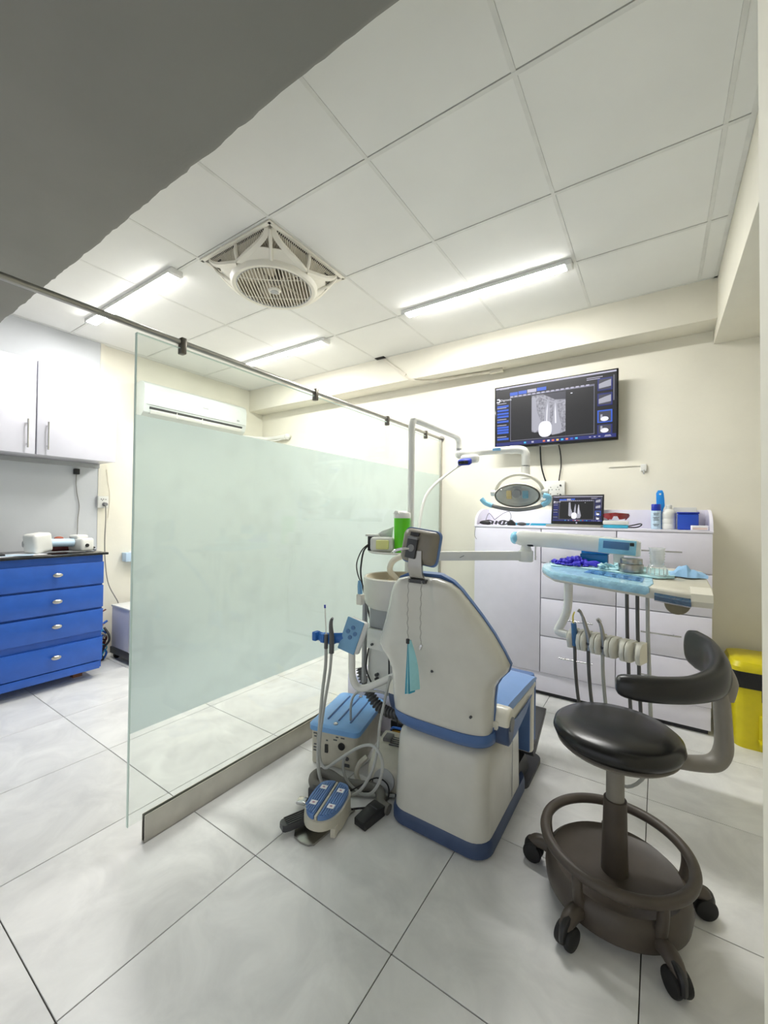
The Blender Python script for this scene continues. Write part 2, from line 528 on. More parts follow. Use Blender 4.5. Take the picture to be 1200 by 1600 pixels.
# floor: grout bed and single tiles
fl = B().bb(XL, XR, Y0, YB, -0.12, -0.004).build('floor', 'grout', kind='structure', origin=(0, 0, -0.12),
     label='large pale grey porcelain floor tiles with thin dark joints')
TX, TY = 0.5935, 0.5995
gx = [-0.033 + TX * k for k in range(-8, 4)]
gy = [0.404 + TY * k for k in range(-4, 7)]
tile_meshes = {}
for i in range(len(gx) - 1):
    for j in range(len(gy) - 1):
        x0, x1 = max(gx[i], XL), min(gx[i + 1], XR); y0, y1 = max(gy[j], Y0), min(gy[j + 1], YB)
        if x1 - x0 < 0.02 or y1 - y0 < 0.02: continue
        key = (round(x1 - x0, 3), round(y1 - y0, 3))
        if key not in tile_meshes:
            g = 0.0016
            tile_meshes[key] = local_mesh('floor_tile', B().bb(-(x1 - x0) / 2 + g, (x1 - x0) / 2 - g, -(y1 - y0) / 2 + g, (y1 - y0) / 2 - g, -0.01, 0, bev=0.0008, seg=1), 'floor_tile')
        piece('tile', tile_meshes[key], ((x0 + x1) / 2, (y0 + y1) / 2, 0), fl)

# ceiling
ce = B().bb(XL, XR, 0.3, YB, CZ + 0.03, CZ + 0.1).build('ceiling', 'plenum', kind='structure', origin=(0, 0, CZ + 0.03),
     label='suspended ceiling of white square tiles on a thin grid')
cx = [0.283, 0.196] + [-0.404 - 0.5985 * k for k in range(0, 7)]
cx = [v for v in cx if v > XL] + [XL]
cy = [3.13, 2.53, 1.937, 1.3355, 0.736]
cm = {}
for i in range(len(cx) - 1):
    for j in range(len(cy) - 1):
        x0, x1, y0, y1 = cx[i + 1], cx[i], cy[j + 1], cy[j]
        if abs((x0 + x1) / 2 + 1.902) < 0.05 and j == 2: continue      # the fan fills this bay
        key = (round(x1 - x0, 3), round(y1 - y0, 3))
        if key not in cm:
            cm[key] = local_mesh('ceiling_tile', B().bb(-(x1 - x0) / 2 + 0.0085, (x1 - x0) / 2 - 0.0085, -(y1 - y0) / 2 + 0.0085, (y1 - y0) / 2 - 0.012, 0, 0.012), 'ceil_tile')
        piece('ceiling_tile', cm[key], ((x0 + x1) / 2, (y0 + y1) / 2, CZ), ce)
for y in cy[1:]:
    B().bb(XL, 0.283, y - 0.0085, y + 0.008, CZ - 0.002, CZ + 0.02).build('grid_bar', 'grid_bar', ce)
for x in cx[1:-1]:
    for j in range(len(cy) - 1):
        B().bb(x - 0.008, x + 0.008, cy[j + 1] + 0.0085, cy[j] - 0.0085, CZ - 0.0015, CZ + 0.02).build('grid_bar', 'grid_bar', ce)

for x0, x1, y0, y1 in ((XL, .284, 3.112, 3.13), (.266, .284, .74, 3.13), (XL, XL + .018, .74, 3.13)):
    B().bb(x0, x1, y0, y1, CZ - .0018, CZ + .02).build('edge_trim', 'grid_bar', ce)
# walls
wb = B().bb(XL - 0.1, XR + 0.1, YB, YB + 0.1, -0.02, CZ + 0.1).build('wall_back', 'wall_cream', kind='structure', label='cream painted back wall behind the mounted screen')
wl = B().bb(XL - 0.1, XL, Y0, YB, -0.02, CZ + 0.1).build('wall_left', 'wall_cream', kind='structure', label='cream left wall carrying the air conditioner')
B().bb(XL, XL + 0.03, Y0, 1.555, 0, CZ - 0.002).build('wall_panel', 'wall_grey', wl, label='pale bluish grey wall panel behind the cabinets')
B().bb(XL, XL + 0.034, 1.555, 1.585, 0, CZ - 0.002).build('panel_edge_strip', 'wall_cream', wl)
wr = B().bb(XR, XR + 0.1, Y0, YB, -0.02, CZ + 0.1).build('wall_right', 'wall_cream', kind='structure', label='cream wall on the right beyond the waste bin')

t1 = B().bb(XL, 0.29, 3.13, YB, 2.465, CZ + 0.09, bev=0.004).build('trim_1', 'wall_cream', kind='structure', label='boxed cream beam along the top of the back wall')
t2 = B().bb(0.285, XR, 0.757, YB, 2.378, CZ + 0.09, bev=0.004).build('trim_2', 'wall_cream', kind='structure', label='deep cream beam along the right edge of the ceiling')
# near soffit with a ragged plaster edge
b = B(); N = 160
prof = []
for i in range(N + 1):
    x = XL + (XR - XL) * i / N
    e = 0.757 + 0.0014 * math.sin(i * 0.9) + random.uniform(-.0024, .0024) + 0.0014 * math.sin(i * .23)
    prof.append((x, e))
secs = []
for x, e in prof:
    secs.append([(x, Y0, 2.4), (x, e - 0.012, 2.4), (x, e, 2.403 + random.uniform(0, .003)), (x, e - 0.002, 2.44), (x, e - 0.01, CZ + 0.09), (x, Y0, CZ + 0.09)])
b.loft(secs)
t3 = b.build('trim_3', 'plaster_shaded', kind='structure', label='wide plaster soffit, shade put into its grey, hanging low over the foreground', sharp=0.5)
# near jamb at the right edge
b = B()
b.loft([[(0.1295, 0.757, 0), (0.1295, 0.40, 0), (0.6, 0.40, 0), (0.6, 0.757, 0)],
        [(0.1065, 0.757, 2.4), (0.1065, 0.40, 2.4), (0.6, 0.40, 2.4), (0.6, 0.757, 2.4)]])
t4 = b.build('trim_4', 'wall_cream', kind='structure', label='off-white door jamb at the right edge of the view')

# ------------------------------------------------------------------ tube lights
def tube_light(x0, x1, y, label, glow='tube_light'):
    L = thing('tube_light', ((x0 + x1) / 2, y, CZ - 0.04), label, 'ceiling light', 'LED tube lights on the ceiling')
    B().bb(x0 + .012, x1 - .012, y - 0.036, y + 0.036, CZ - 0.026, CZ - 0.0005, bev=0.003).build('housing', 'lamp_body', L)
    pr = [(-0.0335, 0), (-0.0325, -0.0025), (-0.027, -0.0045), (0.027, -0.0045), (0.0325, -0.0025), (0.0335, 0)]
    B().prism(pr, x1 - x0 - 0.07, (x0 + .035, y, CZ - 0.0262), (0, 1, 0), (0, 0, 1)).build('diffuser', glow, L, label='glowing white diffuser')
    for xa, xb in ((x0, x0 + 0.034), (x1 - 0.034, x1)):
        B().bb(xa, xb, y - 0.037, y + 0.037, CZ - 0.033, CZ - 0.0005, bev=0.004).build('end_cap', 'lamp_body', L)
    return L
tube_light(-3.62, -2.405, 1.325, 'lit LED tube light nearest the low soffit, above the blue chest', 'tube_light_dim')
tube_light(-1.53, -0.415, 2.50, 'lit LED tube light over the dental chair, longest in view')
tube_light(-3.42, -2.285, 2.53, 'lit LED tube light behind the glass screen rail, near the air conditioner', 'tube_light_dim')

# ------------------------------------------------------------------ ceiling fan
FX, FY = -1.902, 1.637
fan = thing('ceiling_fan', (FX, FY, 2.58), 'square cream box fan with round grille set into the ceiling', 'fan')
H2 = 0.274; ZT = CZ - 0.002; ZR = 2.612; RR = 0.238
b = B()
for s in (-1, 1):
    b.bb(FX - .296, FX + .296, FY + s * .286 - .012, FY + s * .286 + .012, ZT - .010, ZT, bev=.003)
    b.bb(FX + s * .286 - .012, FX + s * .286 + .012, FY - .296, FY + .296, ZT - .010, ZT, bev=.003)
b.build('mount_frame', 'fan_cream', fan)
B().lathe([(RR - .026, ZR - .020), (RR - .010, ZR - .028), (RR, ZR - .026), (RR + .010, ZR - .012), (RR + .014, ZR + .012), (RR + .004, ZR + .012), (RR - .010, ZR - .004), (RR - .026, ZR - .010), (RR - .026, ZR - .020)], (FX, FY, 0), n=64, cap=False).build('grille_ring', 'fan_cream', fan)
B().lathe([(RR - .030, ZR - .021), (RR - .026, ZR - .0235), (RR - .022, ZR - .0235)], (FX, FY, 0), n=64, cap=False).build('ring_groove', 'mid_grey', fan)
# corner arms: two curved cheeks and a rib with an open window between them
for k in range(4):
    a = PI / 4 + k * PI / 2
    c, s = math.cos(a), math.sin(a); tn = Vector((-s, c, 0)); rd = Vector((c, s, 0))
    for sg in (-1, 1):
        secs = []
        for t in range(9):
            f = t / 8
            r0 = .366 * (1 - f) + (RR + .006) * f
            z = ZT - .010 - (ZT - ZR - .004) * f ** .8
            off = .014 + .155 * f ** 1.6
            w = .013 + .006 * f
            rr_ = math.sqrt(max(r0 * r0 - (off * .9) ** 2 * f, .01))
            cen = Vector((FX, FY, z)) + rd * rr_ + tn * sg * off
            secs.append([cen - tn * w, cen + tn * w, cen + tn * w + Vector((0, 0, .016)), cen - tn * w + Vector((0, 0, .016))])
        B().loft(secs).build('corner_cheek', 'fan_cream', fan)
    B().tube([Vector((FX, FY, ZT - .012)) + rd * .362, Vector((FX, FY, ZT - .065)) + rd * .315, Vector((FX, FY, ZR + .004)) + rd * (RR + .008)], [.010, .009, .012], n=8).build('corner_rib', 'fan_cream', fan)
    secs = []
    for t in range(5):
        f = .55 + .45 * t / 4
        r0 = .366 * (1 - f) + (RR + .004) * f; z = ZT - .008 - (ZT - ZR - .004) * f ** .8
        off = .014 + .155 * f ** 1.6
        secs.append([Vector((FX, FY, z + (.004 if e else 0))) + rd * math.sqrt(max(r0 * r0 - (off * q * .9) ** 2 * f, .01)) + tn * off * q for e in (0,) for q in (-1, -.5, 0, .5, 1)] + [Vector((FX, FY, z + .006)) + rd * (math.sqrt(max(r0 * r0 - (off * q * .9) ** 2 * f, .01)) - .004) + tn * off * q for q in (1, .5, 0, -.5, -1)])
    B().loft(secs).build('corner_web', 'fan_cream', fan)
# side grilles (slats too fine to pick apart singly)
for k in range(4):
    a = k * PI / 2
    ca, sa = math.cos(a), math.sin(a)
    def P_(u, r, z): return Vector((FX + ca * r - sa * u, FY + sa * r + ca * u, z))
    def ends(u):
        ub = u * .80
        rb = min(math.sqrt(max((RR + .012) ** 2 - ub * ub, .0004)), H2 - .012)
        dz = (abs(u) / H2) ** 2.2 * .062
        return P_(u, H2, ZT - .010), P_(ub, rb, ZR + .008 + dz)
    b = B(); n = 40
    for i in range(n + 1):
        u = -H2 * .93 + 1.86 * H2 * i / n
        t_, o_ = ends(u)
        b.tube([t_, t_.lerp(o_, .5) + Vector((ca, sa, 0)) * .004, o_], .0024, n=4, sub=1)
    b.build('side_grille', 'fan_cream', fan, kind='stuff')
    L0, L1 = [], []
    for i in range(13):
        t_, o_ = ends(-H2 * .95 + 1.9 * H2 * i / 12)
        L0.append(t_ - Vector((ca, sa, 0)) * .012); L1.append(o_ - Vector((ca, sa, 0)) * .012)
    b = B()
    for i in range(12): b.quad(L0[i], L0[i + 1], L1[i + 1], L1[i])
    b.build('grille_backing', 'fan_inner', fan)
    t_, o_ = ends(.004)
    B().tube([t_, t_.lerp(o_, .5) + Vector((ca, sa, 0)) * .01, o_ + Vector((ca, sa, 0)) * .006], [.010, .012, .012], n=8).build('side_strut', 'fan_cream', fan)
    for q in range(3):
        for w_ in range(4):
            t_, o_ = ends((-1 if k % 2 else 1) * H2 * (.62 + .07 * w_))
            p_ = t_.lerp(o_, .35 + .25 * q) + Vector((ca, sa, 0)) * .004
            B().box(p_, (.010, .010, .004)).build('air_slot', 'black_plastic', fan)
B().lathe([(RR - .02, ZR), (RR - .016, ZR + .05), (RR - .03, ZT - .012), (0, ZT - .010)], (FX, FY, 0), n=40, cap=False).build('shroud', 'fan_inner', fan)
b = B(); n = 23
ba = math.radians(38)
for i in range(n):
    u = -RR * .86 + 1.72 * RR * i / (n - 1)
    hl = math.sqrt(max((RR - .022) ** 2 - u * u, 0))
    pts = []
    for q in range(7):
        v = -hl + 2 * hl * q / 6
        x, y = rot2((u, v), ba)
        pts.append((FX + x, FY + y, ZR - .018 - 0.012 * (1 - (u * u + v * v) / RR ** 2)))
    b.tube(pts, 0.0034, n=5, sub=1)
for u in (-.10, .10):
    hl = math.sqrt((RR - .022) ** 2 - u * u)
    b.tube([Vector((FX, FY, ZR - .016)) + Vector(rot2((-hl + 2 * hl * q / 6, u), ba) + (0,)) + Vector((0, 0, -.012 * (1 - ((-hl + 2 * hl * q / 6) ** 2 + u * u) / RR ** 2))) for q in range(7)], .003, n=5, sub=1)
b.build('bottom_grille', 'fan_cream', fan, kind='stuff')
hub = B().lathe([(0, ZR - .042), (.026, ZR - .041), (.034, ZR - .037), (.037, ZR - .031), (.03, ZR - .026), (0, ZR - .026)], (FX, FY, 0), n=32).build('hub_badge', 'fan_cream', fan)
B().lathe([(0, ZR - .0435), (.024, ZR - .0425), (.024, ZR - .041), (0, ZR - .041)], (FX, FY, 0), n=24).build('badge_mark', 'mid_grey', hub)
B().cyl((FX, FY, ZR + .02), (FX, FY, ZT - .012), .04, n=20).build('motor', 'taupe', fan)
for k in range(5):
    a = k * 2 * PI / 5 + .3
    p = Vector((FX, FY, ZR + .03)); d = Vector((math.cos(a), math.sin(a), 0)); t = Vector((-d.y, d.x, 0))
    B().loft([[p + d * r + t * w + Vector((0, 0, w * .5)), p + d * r - t * w - Vector((0, 0, w * .5)), p + d * r - t * w + Vector((0, 0, .002 - w * .5)), p + d * r + t * w + Vector((0, 0, .002 + w * .5))] for r, w in ((.035, .012), (.1, .03), (.19, .034))]).build('blade', 'fan_inner', fan)
for u, v in ((-.06, -.12), (.0, -.11), (-.05, .06), (.08, .02), (.12, .06), (.07, .11)):
    B().bb(FX + u - .015, FX + u + .015, FY + v - .008, FY + v + .008, ZT - .020, ZT - .016).build('shroud_slot', 'black_plastic', fan)

# ------------------------------------------------------------------ glass screen
GXX = -1.618
gp = thing('glass_screen', (GXX, 2.0, 0), 'large glass partition with frosted middle band on a metal floor channel', 'glass partition')
B().bb(GXX - .005, GXX + .005, 0.742, 3.299, 0.093, 1.922, bev=0.0012, seg=1).build('glass_pane', 'clear_pane', gp)
B().bb(GXX - .0068, GXX - .0055, 0.745, 3.297, 0.43, 1.62).build('frosted_film', 'frosted_film', gp, label='frosted privacy film band')
b = B()
for y in (0.742,):
    b.bb(GXX - .0055, GXX + .0055, y - .0015, y + .0015, .093, 1.922)
b.bb(GXX - .0055, GXX + .0055, .742, 3.285, 1.9215, 1.9235)
b.build('polished_edge', mat('glass_edge', (206, 226, 217), 0.15, var=0.0), gp)
b = B()
b.bb(GXX + .008, GXX + .0105, .80, 3.33, 0.002, .104); b.bb(GXX - .0105, GXX - .008, .80, 3.33, 0.002, .104); b.bb(GXX - .0105, GXX + .0105, .80, 3.33, 0.001, .006)
b.build('floor_channel', 'alu', gp)
B().bb(GXX - .0075, GXX + .0075, .806, 3.33, .006, .09).build('channel_filler', 'black_plastic', gp)
B().cyl((GXX - .002, Y0, 1.948), (GXX - .002, 3.325, 1.948), .0115, n=16).build('top_rail', 'steel', gp)
for y in (0.919, 1.699, 2.437, 3.02):
    c = B().bb(GXX - .016, GXX + .015, y - .011, y + .011, 1.900, 1.966, bev=.004).build('rail_clamp', 'dark_steel', gp)
B().cyl((GXX - .002, 3.318, 1.948), (GXX - .002, 3.33, 1.948), .026, n=20).build('wall_flange', 'steel', gp)
b = B()
b.bb(GXX - .006, GXX + .006, 3.3, 3.329, .09, 1.925)
b.build('wall_channel', 'alu', gp)

# ------------------------------------------------------------------ duct, cable and dark plate for the hole at the back beam
cd = thing('cable_duct', (-1.9, 3.1, 2.5), 'thin cream cable duct running from the ceiling hole down the beam', 'cable duct')
B().box((-2.0, 3.122, 2.60), (.30, .012, .026), rot=Matrix.Rotation(math.radians(38), 3, 'Y')).build('duct_cover', 'duct_cream', cd)
B().tube([(-1.88, 3.12, 2.5), (-1.84, 3.12, 2.467), (-1.76, 3.18, 2.457), (-1.66, 3.22, 2.455), (-1.5, 3.24, 2.453)], .006, n=8).build('cable', 'duct_cream', cd)
B().tube([(-1.62, 3.235, 2.452), (-1.45, 3.25, 2.45), (-1.30, 3.262, 2.452), (-1.15, 3.275, 2.450)], [.008, .012, .012, .011], n=8).build('cable_sleeve', 'duct_cream', cd)
B().bb(-1.165, -1.055, 3.262, 3.30, 2.436, 2.465, bev=.003).build('junction_block', 'duct_cream', cd)
B().bb(-2.20, -2.10, 3.085, 3.129, CZ - .004, CZ + .003).build('hole_dark_plate', 'plenum', cd)  # thin plate coloured dark to stand in for the depth of a hole
# ================================================================== LEFT WALL
XP = XL + 0.03          # face of the grey panel
# wall cabinet
wc = thing('wall_cabinet', (-3.87, 1.04, 1.66), 'white glossy two-door wall cabinet hanging above the blue chest', 'cabinet')
B().bb(XP, -3.722, .525, 1.556, 1.661, 2.331, bev=.002).build('body', 'lav_wall', wc)
for y0, y1, hy in ((.524, 1.033, .984), (1.042, 1.557, 1.1)):
    d = B().bb(-3.72, -3.70, y0, y1, 1.658, 2.332, bev=.002).build('door', 'lav_wall', wc)
    b = B().cyl((-3.672, hy, 1.697), (-3.672, hy, 1.899), .006, n=12)
    for z in (1.725, 1.871): b.cyl((-3.70, hy, z), (-3.672, hy, z), .004, n=8)
    b.build('handle', 'chrome', d, label='slim chrome bar handle')
B().bb(XP, XP + .03, .525, 1.553, 1.626, 1.660).build('mounting_rail', 'mid_grey', wc)

# blue chest
ch = thing('drawer_chest', (-3.76, 1.0, 0), 'royal blue four-drawer chest with black stone top', 'chest of drawers')
B().bb(XL + .04, -3.522, .2, 1.405, .075, .927).build('body', 'chest_blue', ch)
B().bb(XL + .036, -3.485, .18, 1.43, .928, .945, bev=.003).build('worktop', 'counter_black', ch)
for z0, z1, kz in ((.712, .876, .806), (.535, .698, .622), (.356, .520, .448), (.135, .305, .233)):
    d = B().bb(-3.521, -3.50, .22, 1.405, z0, z1, bev=.002).build('drawer', 'chest_blue', ch)
    b = B().ell((-3.472, 1.11, kz), (.012, .03, .016), n=20)
    b.cyl((-3.50, 1.11, kz), (-3.475, 1.11, kz), .009, n=12)
    b.build('knob', 'nickel', d, label='oval brushed nickel knob')
B().bb(-3.56, -3.503, .22, 1.39, .072, .128, bev=.002).build('skirt', 'chest_blue', ch)
for y in (1.30,): 
    B().bb(-3.70, -3.645, y - .03, y + .03, 0, .076).build('foot', 'wood_brown', ch)
B().bb(-3.98, -3.93, 1.27, 1.33, 0, .076).build('foot', 'wood_brown', ch)
B().bb(-3.70, -3.645, .27, .33, 0, .076).build('foot', 'wood_brown', ch)

ZC = .9455
# laptop at the very left
lp = thing('laptop', (-3.75, .74, ZC), 'dark laptop at the left end of the black chest top, cut off by the frame', 'laptop')
B().box((-3.72, .70, ZC + .009), (.24, .34, .016), rz=-.1, bev=.004).build('keyboard_base', 'black_plastic', lp)
sc = B().box((-3.845, .70, ZC + .125), (.012, .335, .215), rot=Matrix.Rotation(-.1, 3, 'Z') @ Matrix.Rotation(-.12, 3, 'Y'), bev=.004).build('lid', 'black_plastic', lp)
B().box((-3.8375, .70, ZC + .125), (.002, .305, .185), rot=Matrix.Rotation(-.1, 3, 'Z') @ Matrix.Rotation(-.12, 3, 'Y')).build('screen', 'teal_screen', sc)
# papers
for i, (x, y, rz, w, d, mt_, lab) in enumerate(((-3.66, .93, .15, .2, .28, 'sticker_white', 'white paper sheet under the white device on the black chest top'),
        (-3.62, .90, -.35, .13, .22, 'can_blue', 'pale blue leaflet lying by the laptop on the black chest top'))):
    B().box((x, y, ZC + .0018 + .003 * i), (w, d, .002), rz=rz).build('paper_sheet', mt_, label=lab, cat='paper')
# white box device with nozzle
dv = thing('imaging_device', (-3.70, 1.07, ZC), 'white boxy handheld dental device lying on the black chest top', 'device')
R_ = Matrix.Rotation(.35, 3, 'Z')
B().box((-3.70, 1.06, ZC + .078), (.12, .13, .14), rot=R_ @ Matrix.Rotation(.12, 3, 'X'), bev=.022, seg=4).build('body', 'white_plastic', dv)
B().cyl((-3.70, 1.12, ZC + .075), (-3.70, 1.275, ZC + .07), .03, n=24).build('nozzle', 'can_blue', dv, label='pale blue wrapped nozzle')
B().cyl((-3.735, .985, ZC + .07), (-3.735, 1.01, ZC + .07), .022, n=20).build('rear_dial', 'mid_grey', dv)
# charger dock
dk = thing('charging_dock', (-3.70, 1.33, ZC), 'white rounded charging unit near the right end of the black chest top', 'device')
B().box((-3.70, 1.325, ZC + .055), (.15, .1, .1), rz=.3, bev=.018, seg=3).build('body', 'white_plastic', dk)
B().box((-3.72, 1.315, ZC + .112), (.09, .09, .03), rz=.3, bev=.012, seg=3).build('cradle', 'white_plastic', dk)
B().cyl((-3.632, 1.335, ZC + .05), (-3.618, 1.339, ZC + .05), .013, n=16).build('connector', 'black_plastic', dk)
b = B().box((-3.80, 1.22, ZC + .045), (.09, .13, .08), bev=.015)
b.build('pouch', 'maroon', label='maroon pouch tucked between the white devices on the chest', cat='pouch')
B().ell((-3.80, 1.215, ZC + .100), (.028, .03, .015)).build('stress_ball', 'orange_soft', label='orange lump on top of the maroon pouch', cat='ball')
pts = []
for i in range(26):
    a = i * .9
    pts.append((-3.72 + .05 * math.cos(a) * (1 - i / 60), 1.395 + .022 * math.sin(a * 1.3), ZC + .006 + .012 * (1 + math.sin(i * .7))))
B().tube(pts, .004, n=6, sub=3).build('coiled_cable', 'cable_black', label='tangled black cable at the right end of the black chest top', cat='cable')

# adapter and its cable on the panel
ad = thing('power_adapter', (XP + .02, 1.39, 1.56), 'small black adapter stuck on the grey panel with a hanging cable', 'adapter')
B().bb(XP, XP + .035, 1.372, 1.410, 1.560, 1.606, bev=.004).build('body', 'black_plastic', ad)
B().tube([(XP + .015, 1.391, 1.56), (XP + .01, 1.392, 1.48), (XP + .01, 1.400, 1.40), (XP + .01, 1.417, 1.30), (XP + .01, 1.41, 1.2), (XP + .02, 1.405, 1.1), (-3.93, 1.38, 1.02), (-3.8, 1.35, ZC + .11)], .003, n=6).build('cable', 'cable_grey', ad)
# wall socket
so = thing('wall_socket', (XP, 1.585, 1.28), 'white double wall socket with a grey plug at the panel edge', 'socket')
B().bb(XL + .034, XL + .062, 1.545, 1.628, 1.285, 1.388, bev=.004).build('plate', 'white_plastic', so)
b = B()
for y, z in ((1.57, 1.362), (1.588, 1.362), (1.579, 1.352), (1.605, 1.36)): b.bb(XL + .0615, XL + .063, y - .003, y + .003, z - .004, z + .004)
b.build('socket_holes', 'black_plastic', so)
B().cyl((XL + .062, 1.595, 1.318), (XL + .095, 1.595, 1.318), .018, .014, n=16).build('plug', 'grey_plastic', so)
B().tube([(XL + .085, 1.595, 1.31), (XL + .08, 1.6, 1.2), (XL + .045, 1.61, 1.0), (XL + .04, 1.62, .8), (XL + .06, 1.64, .62), (-3.93, 1.685, .48), (-3.92, 1.69, .452)], .004, n=6).build('cable', 'cable_grey', so)
B().tube([(XL + .004, 1.63, 1.626), (XL + .004, 1.645, 1.5), (XL + .004, 1.66, 1.4), (XL + .004, 1.655, 1.28), (XL + .004, 1.648, 1.2)], .0022, n=5).build('loose_wire', 'duct_cream', so)
# blue box on wall
gb = thing('glove_box', (XL, 1.84, .8), 'light blue glove box fixed to the wall beside the glass screen', 'box')
B().bb(XL + .001, XL + .085, 1.768, 2.0, .805, .885, bev=.003).build('carton', 'can_blue', gb)
B().ell((XL + .045, 1.85, .886), (.02, .05, .014)).build('glove_tuft', 'sticker_white', gb)

# machine on castors
mc = thing('compressor_cabinet', (-3.72, 1.86, 0), 'white and grey equipment cabinet on a dark castor base, half behind the glass', 'machine')
B().bb(-3.90, -3.60, 1.632, 2.10, .10, .44, bev=.008).build('body', 'lav_edge', mc)
B().bb(-3.60, -3.56, 1.630, 2.10, .10, .447, bev=.006).build('front_panel', 'white_plastic', mc)
B().bb(-3.905, -3.555, 1.628, 2.105, .44, .458, bev=.006).build('lid', 'white_plastic', mc)
B().bb(-3.56, -3.552, 1.70, 2.05, .15, .40, bev=.003).build('door', 'mid_grey', mc)
B().tube([(-3.552, 1.735, .3), (-3.535, 1.735, .29), (-3.535, 1.735, .21), (-3.552, 1.735, .2)], .006, n=8).build('door_handle', 'white_plastic', mc)
B().bb(-3.91, -3.53, 1.625, 2.11, .045, .10, bev=.006).build('base', 'dark_grey', mc)
for x, y in ((-3.86, 1.66), (-3.58, 1.70), (-3.86, 2.06), (-3.58, 2.06)):
    B().cyl((x - .012, y, .024), (x + .012, y, .024), .024, n=16).build('castor', 'rubber_black', mc)
# cable bundle in the gap
cb = thing('cable_bundle', (-3.86, 1.5, 0), 'tangle of coloured cables and hoses between the blue chest and the cabinet', 'cables')
cols = ['cable_black', 'maroon', 'cable_black', 'copper', 'cable_blue', 'cable_grey', 'cable_black', 'mask_dark']
for i in range(12):
    x = -3.90 + .05 * random.random(); y = 1.475 + .11 * random.random()
    pts = [(x, y, .01)]
    z = .02
    while z < .40 - .02 * i:
        z += .05
        pts.append((x + random.uniform(-.04, .04), min(1.605, max(1.455, y + random.uniform(-.06, .06))), z))
    B().tube(pts, random.choice((.005, .007, .009)), n=6, sub=4).build('cable', cols[i % len(cols)], cb)

# ------------------------------------------------------------------ air conditioner
ac = thing('air_conditioner', (-3.94, 2.42, 2.15), 'white split air conditioner on the left wall behind the glass', 'air conditioner')
ya, yb = 1.845, 2.945
prof = [(0, 2.17), (0, 2.47), (.14, 2.475), (.185, 2.45), (.2, 2.40), (.195, 2.26), (.175, 2.19), (.13, 2.155), (.06, 2.15)]
prof = [(p[0], p[1] - .02) for p in prof]
B().prism(prof, yb - ya, (XL, yb, 0), (1, 0, 0), (0, 0, 1), bev=.006).build('casing', 'ac_white', ac)
b = B().box((XL + .176, (ya + yb) / 2, 2.192), (.008, yb - ya - .1, .062), rot=Matrix.Rotation(.42, 3, 'Y'))
b.build('outlet', 'dark_grey', ac)
for i in range(1):
    B().box((XL + .186, (ya + yb) / 2, 2.178), (.008, yb - ya - .12, .040), rot=Matrix.Rotation(.55, 3, 'Y'), bev=.003).build('louvre', 'white_plastic', ac)
for f in (.28, .52):
    y = ya + (yb - ya) * f
    B().bb(XL + .17, XL + .19, y - .003, y + .003, 2.16, 2.22).build('louvre_pin', 'white_plastic', ac)
B().bb(XL + .197, XL + .2012, ya + .02, yb - .02, 2.236, 2.239).build('panel_seam', 'mid_grey', ac)
B().bb(XL + .199, XL + .2012, 2.415, 2.475, 2.317, 2.326).build('brand_mark', 'mid_grey', ac)
B().bb(XL + .199, XL + .2012, 2.82, 2.85, 2.265, 2.28).build('display_mark', 'mid_grey', ac)
ap = thing('insulated_pipe', (-3.8, 3.0, 2.1), 'white wrapped pipe leading from the air conditioner into the corner', 'pipe')
B().tube([(-3.95, 2.80, 2.135), (-3.93, 2.95, 2.135), (-3.92, 3.12, 2.14), (-3.86, 3.26, 2.145), (-3.72, 3.29, 2.15), (-3.6, 3.295, 2.15)], [.012, .016, .02, .024, .026, .03], n=12).build('wrapped_pipe', 'white_plastic', ap)
B().tube([(-3.95, 2.84, 2.12), (-3.9, 3.05, 2.108), (-3.82, 3.22, 2.105), (-3.68, 3.28, 2.12), (-3.6, 3.3, 2.14)], .007, n=8).build('drain_tube', 'white_plastic', ap)
B().ell((-3.575, 3.297, 2.155), (.045, .03, .036)).build('pipe_wrap_end', 'white_plastic', ap)
# ================================================================== BACK WALL
YF = 3.035
CT = 1.192
bc = thing('storage_cabinet', (-.46, 3.18, 0), 'long white laminate cabinet with one door and eight drawers', 'cabinet')
B().bb(-1.185, .262, YF + .021, YB - .002, .03, CT - .016).build('carcass', 'lav_edge', bc)
B().bb(-1.187, .266, YF - .002, YB - .002, CT - .016, CT, bev=.002).build('top_board', 'lav_white', bc)
B().bb(-1.183, .260, YF + .006, YF + .02, .03, .16, bev=.001).build('plinth', 'lav_white', bc)
B().bb(-1.16, .25, YF + .03, YF + .045, 0.0, .03).build('kick_recess', 'gap_dark', bc)
d = B().bb(-1.183, -.694, YF, YF + .019, .164, CT - .018, bev=.0015).build('door', 'lav_white', bc)
b = B().cyl((-.722, YF - .028, .955), (-.722, YF - .028, 1.07), .005, n=10)
for z in (.975, 1.05): b.cyl((-.722, YF, z), (-.722, YF - .028, z), .0035, n=8)
b.build('handle', 'chrome', d)
rows = ((.939, 1.174), (.690, .933), (.424, .684), (.164, .418))
for ri, (z0, z1) in enumerate(rows):
    for x0, x1 in ((-.688, -.226), (-.221, .262)):
        d = B().bb(x0, x1, YF, YF + .019, z0, z1, bev=.0015).build('drawer', 'lav_white', bc)
        xc = (x0 + x1) / 2 + (.0 if x0 < -.3 else -.005); zc = (z0 + z1) / 2 + .004
        b = B().cyl((xc - .103, YF - .026, zc), (xc + .103, YF - .026, zc), .005, n=10)
        for s in (-.065, .065): b.cyl((xc + s, YF, zc), (xc + s, YF - .026, zc), .0035, n=8)
        b.build('handle', 'chrome', d)
